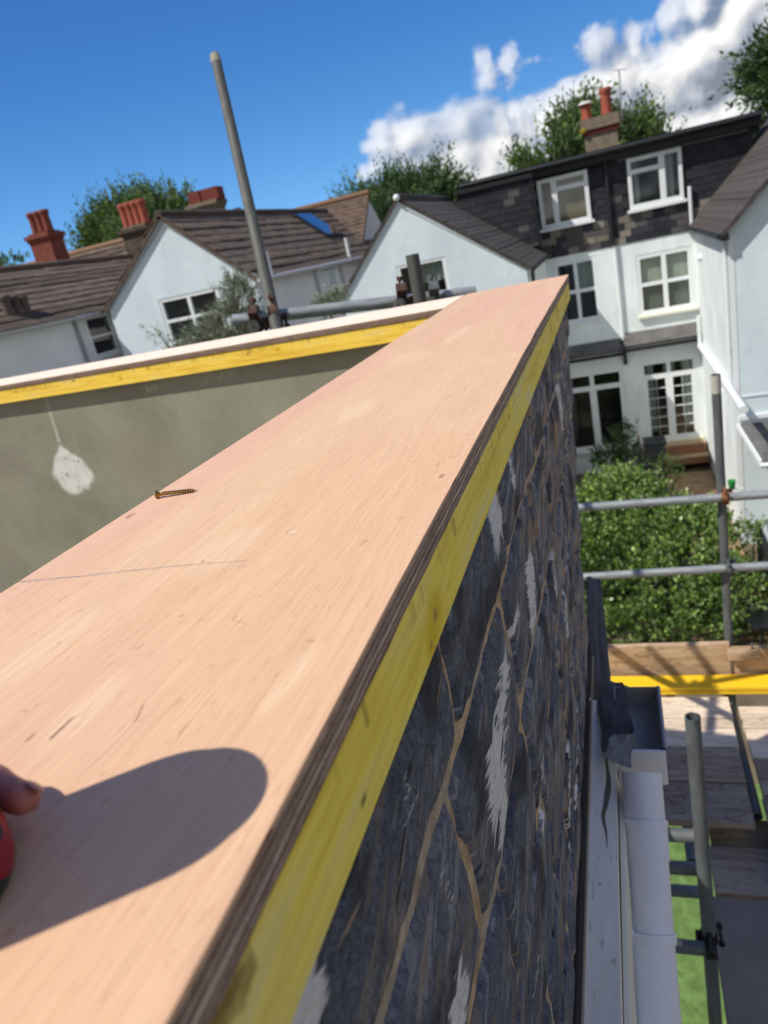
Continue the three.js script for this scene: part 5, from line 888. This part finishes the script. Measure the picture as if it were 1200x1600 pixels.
{ // wheelie bin by the steps
  const p = at(1027, 742, 'y', 0.3), z = p.z, t = thing('wheelie_bin', 'dark grey wheelie bin standing left of the brick steps', 'bin', V3(p.x, 0, z));
  const h = 1.32; const body = new THREE.CylinderGeometry(0.42, 0.34, h, 4, 1); body.rotateY(Math.PI / 4); body.scale(1, 1, 1.2); body.translate(p.x, h / 2 + 0.05, z);
  const nb = body.toNonIndexed(); nb.computeVertexNormals();
  part('body', nb, mat(0x3a3d44, 0.55), t);
  part('lid', [rbx(p.x - 0.33, h + 0.05, z - 0.42, p.x + 0.33, h + 0.13, z + 0.4, 0.03), rod(V3(p.x - 0.3, h + 0.08, z - 0.43), V3(p.x + 0.3, h + 0.08, z - 0.43), 0.03)], mat(0x2b2e34, 0.5), t);
  for (const s of [-1, 1]) part('wheel', rod(V3(p.x + s * 0.22, 0.13, z - 0.36), V3(p.x + s * 0.3, 0.13, z - 0.36), 0.13, 18), mat(0x151515, 0.8), t);
  const q = at(1001, 725, 'z', z - 0.3); tag(part('fence_post', rbx(q.x - 0.05, 0, q.z - 0.05, q.x + 0.05, at(996, 680, 'z', z - 0.3).y, q.z + 0.05, 0.008), mBoard[0], scene), 'tan wooden post between the dark shrub and the grey bin', 'post');
  const w = at(1145, 757, 'z', -17.2), wc = thing('watering_can', 'small bright green garden pot against the white wall beside the dark pole', 'garden pot', V3(w.x, w.y, w.z));
  const lg = new THREE.LatheGeometry([[0.001, -0.1], [0.06, -0.1], [0.085, 0.09], [0.09, 0.1], [0.08, 0.1], [0.06, -0.08], [0.001, -0.08]].map(([a, b]) => new THREE.Vector2(a, b)), 18); lg.translate(w.x - 0.02, w.y, w.z); part('pot', lg, mat(0x2a9a40, 0.6), wc);
  part('bracket', rbx(w.x - 0.04, w.y - 0.125, w.z - 0.02, xCorner, w.y - 0.1015, w.z + 0.02, 0.004), mFrame, wc);
}

// ------------------------------------------------------------------ things on the long board
{ // yellow passivated wood screw lying on its side
  const a = onTop(246, 779), b = onTop(309, 768), R = 0.0039, hd = V3(a[0], TOP + R, a[1]), tip = V3(b[0], TOP + 0.0012, b[1]), dir = tip.clone().sub(hd).normalize(), L = hd.distanceTo(tip);
  const t = thing('wood_screw', 'single yellow zinc wood screw lying on the pink plywood', 'screw', V3(hd.x, TOP, hd.z));
  const mS = mat(0x9c7a3c, 0.34, { metalness: 0.85 });
  const head = new THREE.LatheGeometry([[0.0008, 0.0012], [0.0016, 0], [0.0036, 0], [0.0039, 0.0004], [0.0037, 0.0009], [0.0017, 0.0036], [0.0013, 0.006], [0.0010, L - 0.006], [0.0001, L]].map(([x, y]) => new THREE.Vector2(x, y)), 24);
  part('shank', orient(head, hd, tip), mS, t);
  // thread as a helical fin
  const pos = [], idx = [], turns = 14, n = turns * 18, y0 = 0.0062, y1 = L - 0.0006, pitch = (y1 - y0) / turns;
  for (let i = 0; i <= n; i++) { const k = i / n, a2 = k * turns * 2 * Math.PI, y = y0 + (y1 - y0) * k, rr = 0.0024 * (k > 0.86 ? (1 - k) / 0.14 * 0.92 + 0.08 : 1), ri = Math.min(0.0011, rr * 0.6); for (const [r2, dy] of [[ri, -0.24], [rr, 0], [ri, 0.24]]) pos.push(Math.cos(a2) * r2, y + dy * pitch, Math.sin(a2) * r2); if (i) { const o = (i - 1) * 3; for (const j of [0, 1]) idx.push(o + j, o + j + 3, o + j + 1, o + j + 1, o + j + 3, o + j + 4); } }
  const g = new THREE.BufferGeometry(); g.setAttribute('position', new THREE.Float32BufferAttribute(pos, 3)); g.setAttribute('uv', new THREE.Float32BufferAttribute(pos.map((_, i) => 0).slice(0, pos.length / 3 * 2), 2)); g.setIndex(idx); g.computeVertexNormals();
  part('thread', orient(g, hd, tip), new THREE.MeshStandardMaterial({ color: 0x9c7a3c, roughness: 0.38, metalness: 0.85, side: THREE.DoubleSide }), t);
}
const CAN = V3(-0.2280, TOP, -0.1160), CANR = 0.0325, CANH = 0.118;
{ // printed drink can
  const t = thing('drink_can', 'dark red, orange and blue grey printed can standing on the board at left edge', 'can', CAN);
  const print = tex(512, 256, (u, v) => {
    const q = (k) => fbm2(u * 6 + k * 3.3, v * 4 + k, 3, 200 + k);
    const e = v + 0.05 * (noise2(u * 9, v * 5, 4) - 0.5) + 0.03 * Math.sin(u * 40);
    let c = q(4) > 0.56 ? [70, 92, 126] : [124, 138, 164]; if (e > 0.55 && q(2) > 0.5) c = [150, 28, 34]; if (e > 0.4 && q(3) > 0.6) c = [26, 28, 40];
    if (e < 0.275) c = [216, 108, 26]; if (e < 0.235) c = q(5) > 0.5 ? [26, 30, 38] : [30, 52, 60]; if (e < 0.185) c = q(6) > 0.62 ? [190, 60, 40] : [150, 22, 36]; if (e < 0.06) c = [20, 44, 40]; return c;
  });
  const prof = [[0.001, 0.006], [0.024, 0.003], [0.0275, 0], [0.0295, 0.0008], [0.0318, 0.005], [CANR, 0.009], [CANR, CANH - 0.016], [0.0318, CANH - 0.011], [0.0275, CANH - 0.002]];
  const g = new THREE.LatheGeometry(prof.map(([a, b]) => new THREE.Vector2(a, b)), 64); const U = g.attributes.uv, P = g.attributes.position; for (let i = 0; i < U.count; i++) U.setXY(i, U.getX(i), P.getY(i) / CANH);
  g.rotateY(2.2); g.translate(CAN.x, CAN.y, CAN.z);
  part('body', g, mat(0xffffff, 0.38, { map: print, metalness: 0.15 }), t);
  const lid = new THREE.LatheGeometry([[0.0275, CANH - 0.002], [0.0278, CANH], [0.0262, CANH], [0.0245, CANH - 0.005], [0.0001, CANH - 0.0045]].map(([a, b]) => new THREE.Vector2(a, b)), 48); lid.translate(CAN.x, CAN.y, CAN.z); part('lid', lid, mat(0xc0c0c0, 0.3, { metalness: 0.9 }), t);
  part('ring_pull', rbx(CAN.x - 0.009, CAN.y + CANH - 0.0044, CAN.z - 0.008, CAN.x + 0.009, CAN.y + CANH - 0.003, CAN.z + 0.012, 0.0006), mat(0xc0c0c0, 0.3, { metalness: 0.9 }), t);
}
{ // left hand closed round the can: joints in metres round the can's axis, angle seen from above (0 = +x, -90 = away)
  const J = (deg, h, r) => V3(CAN.x + Math.cos(deg * Math.PI / 180) * r, CAN.y + h, CAN.z + Math.sin(deg * Math.PI / 180) * r);
  const bones = []; // [p0, r0, p1, r1]
  const chain = (pts) => { for (let i = 1; i < pts.length; i++) bones.push([pts[i - 1][0], pts[i - 1][1], pts[i][0], pts[i][1]]); };
  const fingers = [[0.0140, -63, 0.0068, 0.0401], [0.031, 178, 0.0085, 0.0425], [0.050, 172, 0.0089, 0.0425], [0.068, 166, 0.0087, 0.0425]];
  const palmPts = [];
  fingers.forEach(([h, tipA, r, rad], i) => {
    const tip = J(tipA, h, rad);
    if (i === 0) { const mcp = J(-176, h + 0.004, 0.066), pip = J(-128, h + 0.001, 0.0505), dip = J(tipA - 34, h, rad + 0.001); palmPts.push(mcp); chain([[mcp, r * 1.25], [pip, r * 1.08], [dip, r * 0.98], [tip, r * 0.86]]); }
    else { const mcp = J(164 - i * 2, h + 0.006, 0.094), pip = J(-176 - i * 5, h + 0.004, 0.074), dip = J(-176 - i * 5, h - 0.002, 0.054); palmPts.push(mcp); chain([[mcp, r * 1.25], [pip, r * 1.1], [dip, r], [tip, r * 0.88]]); }
  });
  const wrist = J(155, 0.05, 0.155), heel = J(150, 0.03, 0.11), heel2 = J(147, 0.05, 0.105);
  for (const m of palmPts) bones.push([m, 0.0125, lerp(m, wrist, 0.75), 0.017]);
  for (let i = 1; i < 4; i++) bones.push([palmPts[i - 1], 0.012, palmPts[i], 0.012]);
  bones.push([heel, 0.016, wrist, 0.022], [heel2, 0.016, wrist, 0.021], [palmPts[0], 0.013, heel, 0.016]);
  const tm = J(146, 0.06, 0.088), ti = J(138, 0.07, 0.06), tt = J(127, 0.074, 0.0432);
  chain([[lerp(tm, wrist, 0.5), 0.018], [tm, 0.0150], [ti, 0.0115], [tt, 0.0095]]);
  const elbow = wrist.clone().add(V3(-0.22, 0.04, 0.10)); bones.push([wrist, 0.0265, elbow, 0.04]);
  const lo = V3(1e9, 1e9, 1e9), hi = V3(-1e9, -1e9, -1e9); for (const [a, r0, b, r1] of bones) for (const [p, r] of [[a, r0], [b, r1]]) { lo.min(p.clone().subScalar(r + 0.01)); hi.max(p.clone().addScalar(r + 0.01)); }
  const mid = lo.clone().add(hi).multiplyScalar(0.5), half = Math.max(hi.x - lo.x, hi.y - lo.y, hi.z - lo.z) / 2, N = 104;
  const mc = new MarchingCubes(N, new THREE.MeshStandardMaterial(), false, false, 400000); mc.isolation = 0;
  const cap = (x, y, z, [a, r0, b, r1]) => { const dx = b.x - a.x, dy = b.y - a.y, dz = b.z - a.z, t = clamp(((x - a.x) * dx + (y - a.y) * dy + (z - a.z) * dz) / (dx * dx + dy * dy + dz * dz)); return Math.hypot(x - a.x - dx * t, y - a.y - dy * t, z - a.z - dz * t) - (r0 + (r1 - r0) * t); };
  for (let k = 0; k < N; k++) for (let j = 0; j < N; j++) for (let i = 0; i < N; i++) {
    const x = mid.x + (i - N / 2) / (N / 2) * half, y = mid.y + (j - N / 2) / (N / 2) * half, z = mid.z + (k - N / 2) / (N / 2) * half;
    let s = 0, dm = 1e9; const kk = 0.0035; for (const b of bones) { const d = cap(x, y, z, b); if (d < 0.03) s += Math.exp(-d / kk); dm = Math.min(dm, d); }
    let d = s > 0 ? -kk * Math.log(s) : dm;
    if (y < TOP + CANH && y > TOP) d = Math.max(d, CANR + 0.0006 - Math.hypot(x - CAN.x, z - CAN.z)); // skin is pressed flat against the can
    d = Math.max(d, TOP + 0.0006 - y);
    mc.field[k * N * N + j * N + i] = -d;
  }
  mc.update();
  const n = mc.count, P = mc.positionArray.slice(0, n * 3), Q = mc.normalArray.slice(0, n * 3), UV = new Float32Array(n * 2);
  for (let i = 0; i < n; i++) { P[i * 3] = mid.x + P[i * 3] * half; P[i * 3 + 1] = mid.y + P[i * 3 + 1] * half; P[i * 3 + 2] = mid.z + P[i * 3 + 2] * half; UV[i * 2] = P[i * 3] + P[i * 3 + 1]; UV[i * 2 + 1] = P[i * 3 + 2] + P[i * 3 + 1] * 0.5; }
  const g = new THREE.BufferGeometry(); g.setAttribute('position', new THREE.BufferAttribute(P, 3)); g.setAttribute('normal', new THREE.BufferAttribute(Q, 3)); g.setAttribute('uv', new THREE.BufferAttribute(UV, 2));
  const t = thing('person', 'bare left hand with a fingertip showing, gripping the printed can at the left edge', 'person', wrist.clone());
  const skin = new THREE.MeshPhysicalMaterial({ map: grainTex(141, [178, 108, 92], [44, 50, 46], 10, 10, 256, [0.05, 0.05]), roughness: 0.55, sheen: 0.2, bumpMap: grainTex(142, [128, 128, 128], [200, 200, 200], 20, 20, 256, [0.02, 0.02]), bumpScale: 0.0004 });
  part('hand', g, skin, t);
  fingers.slice(1).forEach(([h, tipA, r, rad]) => { const p = J(tipA + 7, h + r * 0.15, rad + r * 0.62), q = J(tipA - 6, h + r * 0.15, rad + r * 0.66), nl = new THREE.SphereGeometry(1, 14, 10).scale(r * 0.62, r * 0.55, 0.0011), c = lerp(p, q, 0.5); nl.rotateY(-(tipA - 0) * Math.PI / 180 + Math.PI / 2); nl.translate(c.x, c.y, c.z); part('nail', nl, mat(0xd9a796, 0.35), t); });
  { // nail of the showing finger, on its upper outer side
    const [h, A, r0, rad] = fingers[0], c = J(A + 3, h, rad), n = J(A + 3, h, rad + 1).sub(c).multiplyScalar(0.8).add(V3(0, 0.6, 0)).normalize(), tg = V3(-Math.sin(A * Math.PI / 180), 0, Math.cos(A * Math.PI / 180)), bi = n.clone().cross(tg).normalize(), tt2 = bi.clone().cross(n);
    const nl = new THREE.SphereGeometry(1, 16, 10).scale(0.0034, 0.0008, 0.0044); nl.applyMatrix4(new THREE.Matrix4().makeBasis(bi, n, tt2).setPosition(c.clone().addScaledVector(n, r0 * 0.80))); part('nail', nl, mat(0xa86f62, 0.35), t);
  }
}

const renderer = new THREE.WebGLRenderer({ antialias: true });
renderer.toneMapping = THREE.LinearToneMapping;
renderer.toneMappingExposure = EXPOSURE;
renderer.shadowMap.enabled = true;
renderer.render(scene, camera);
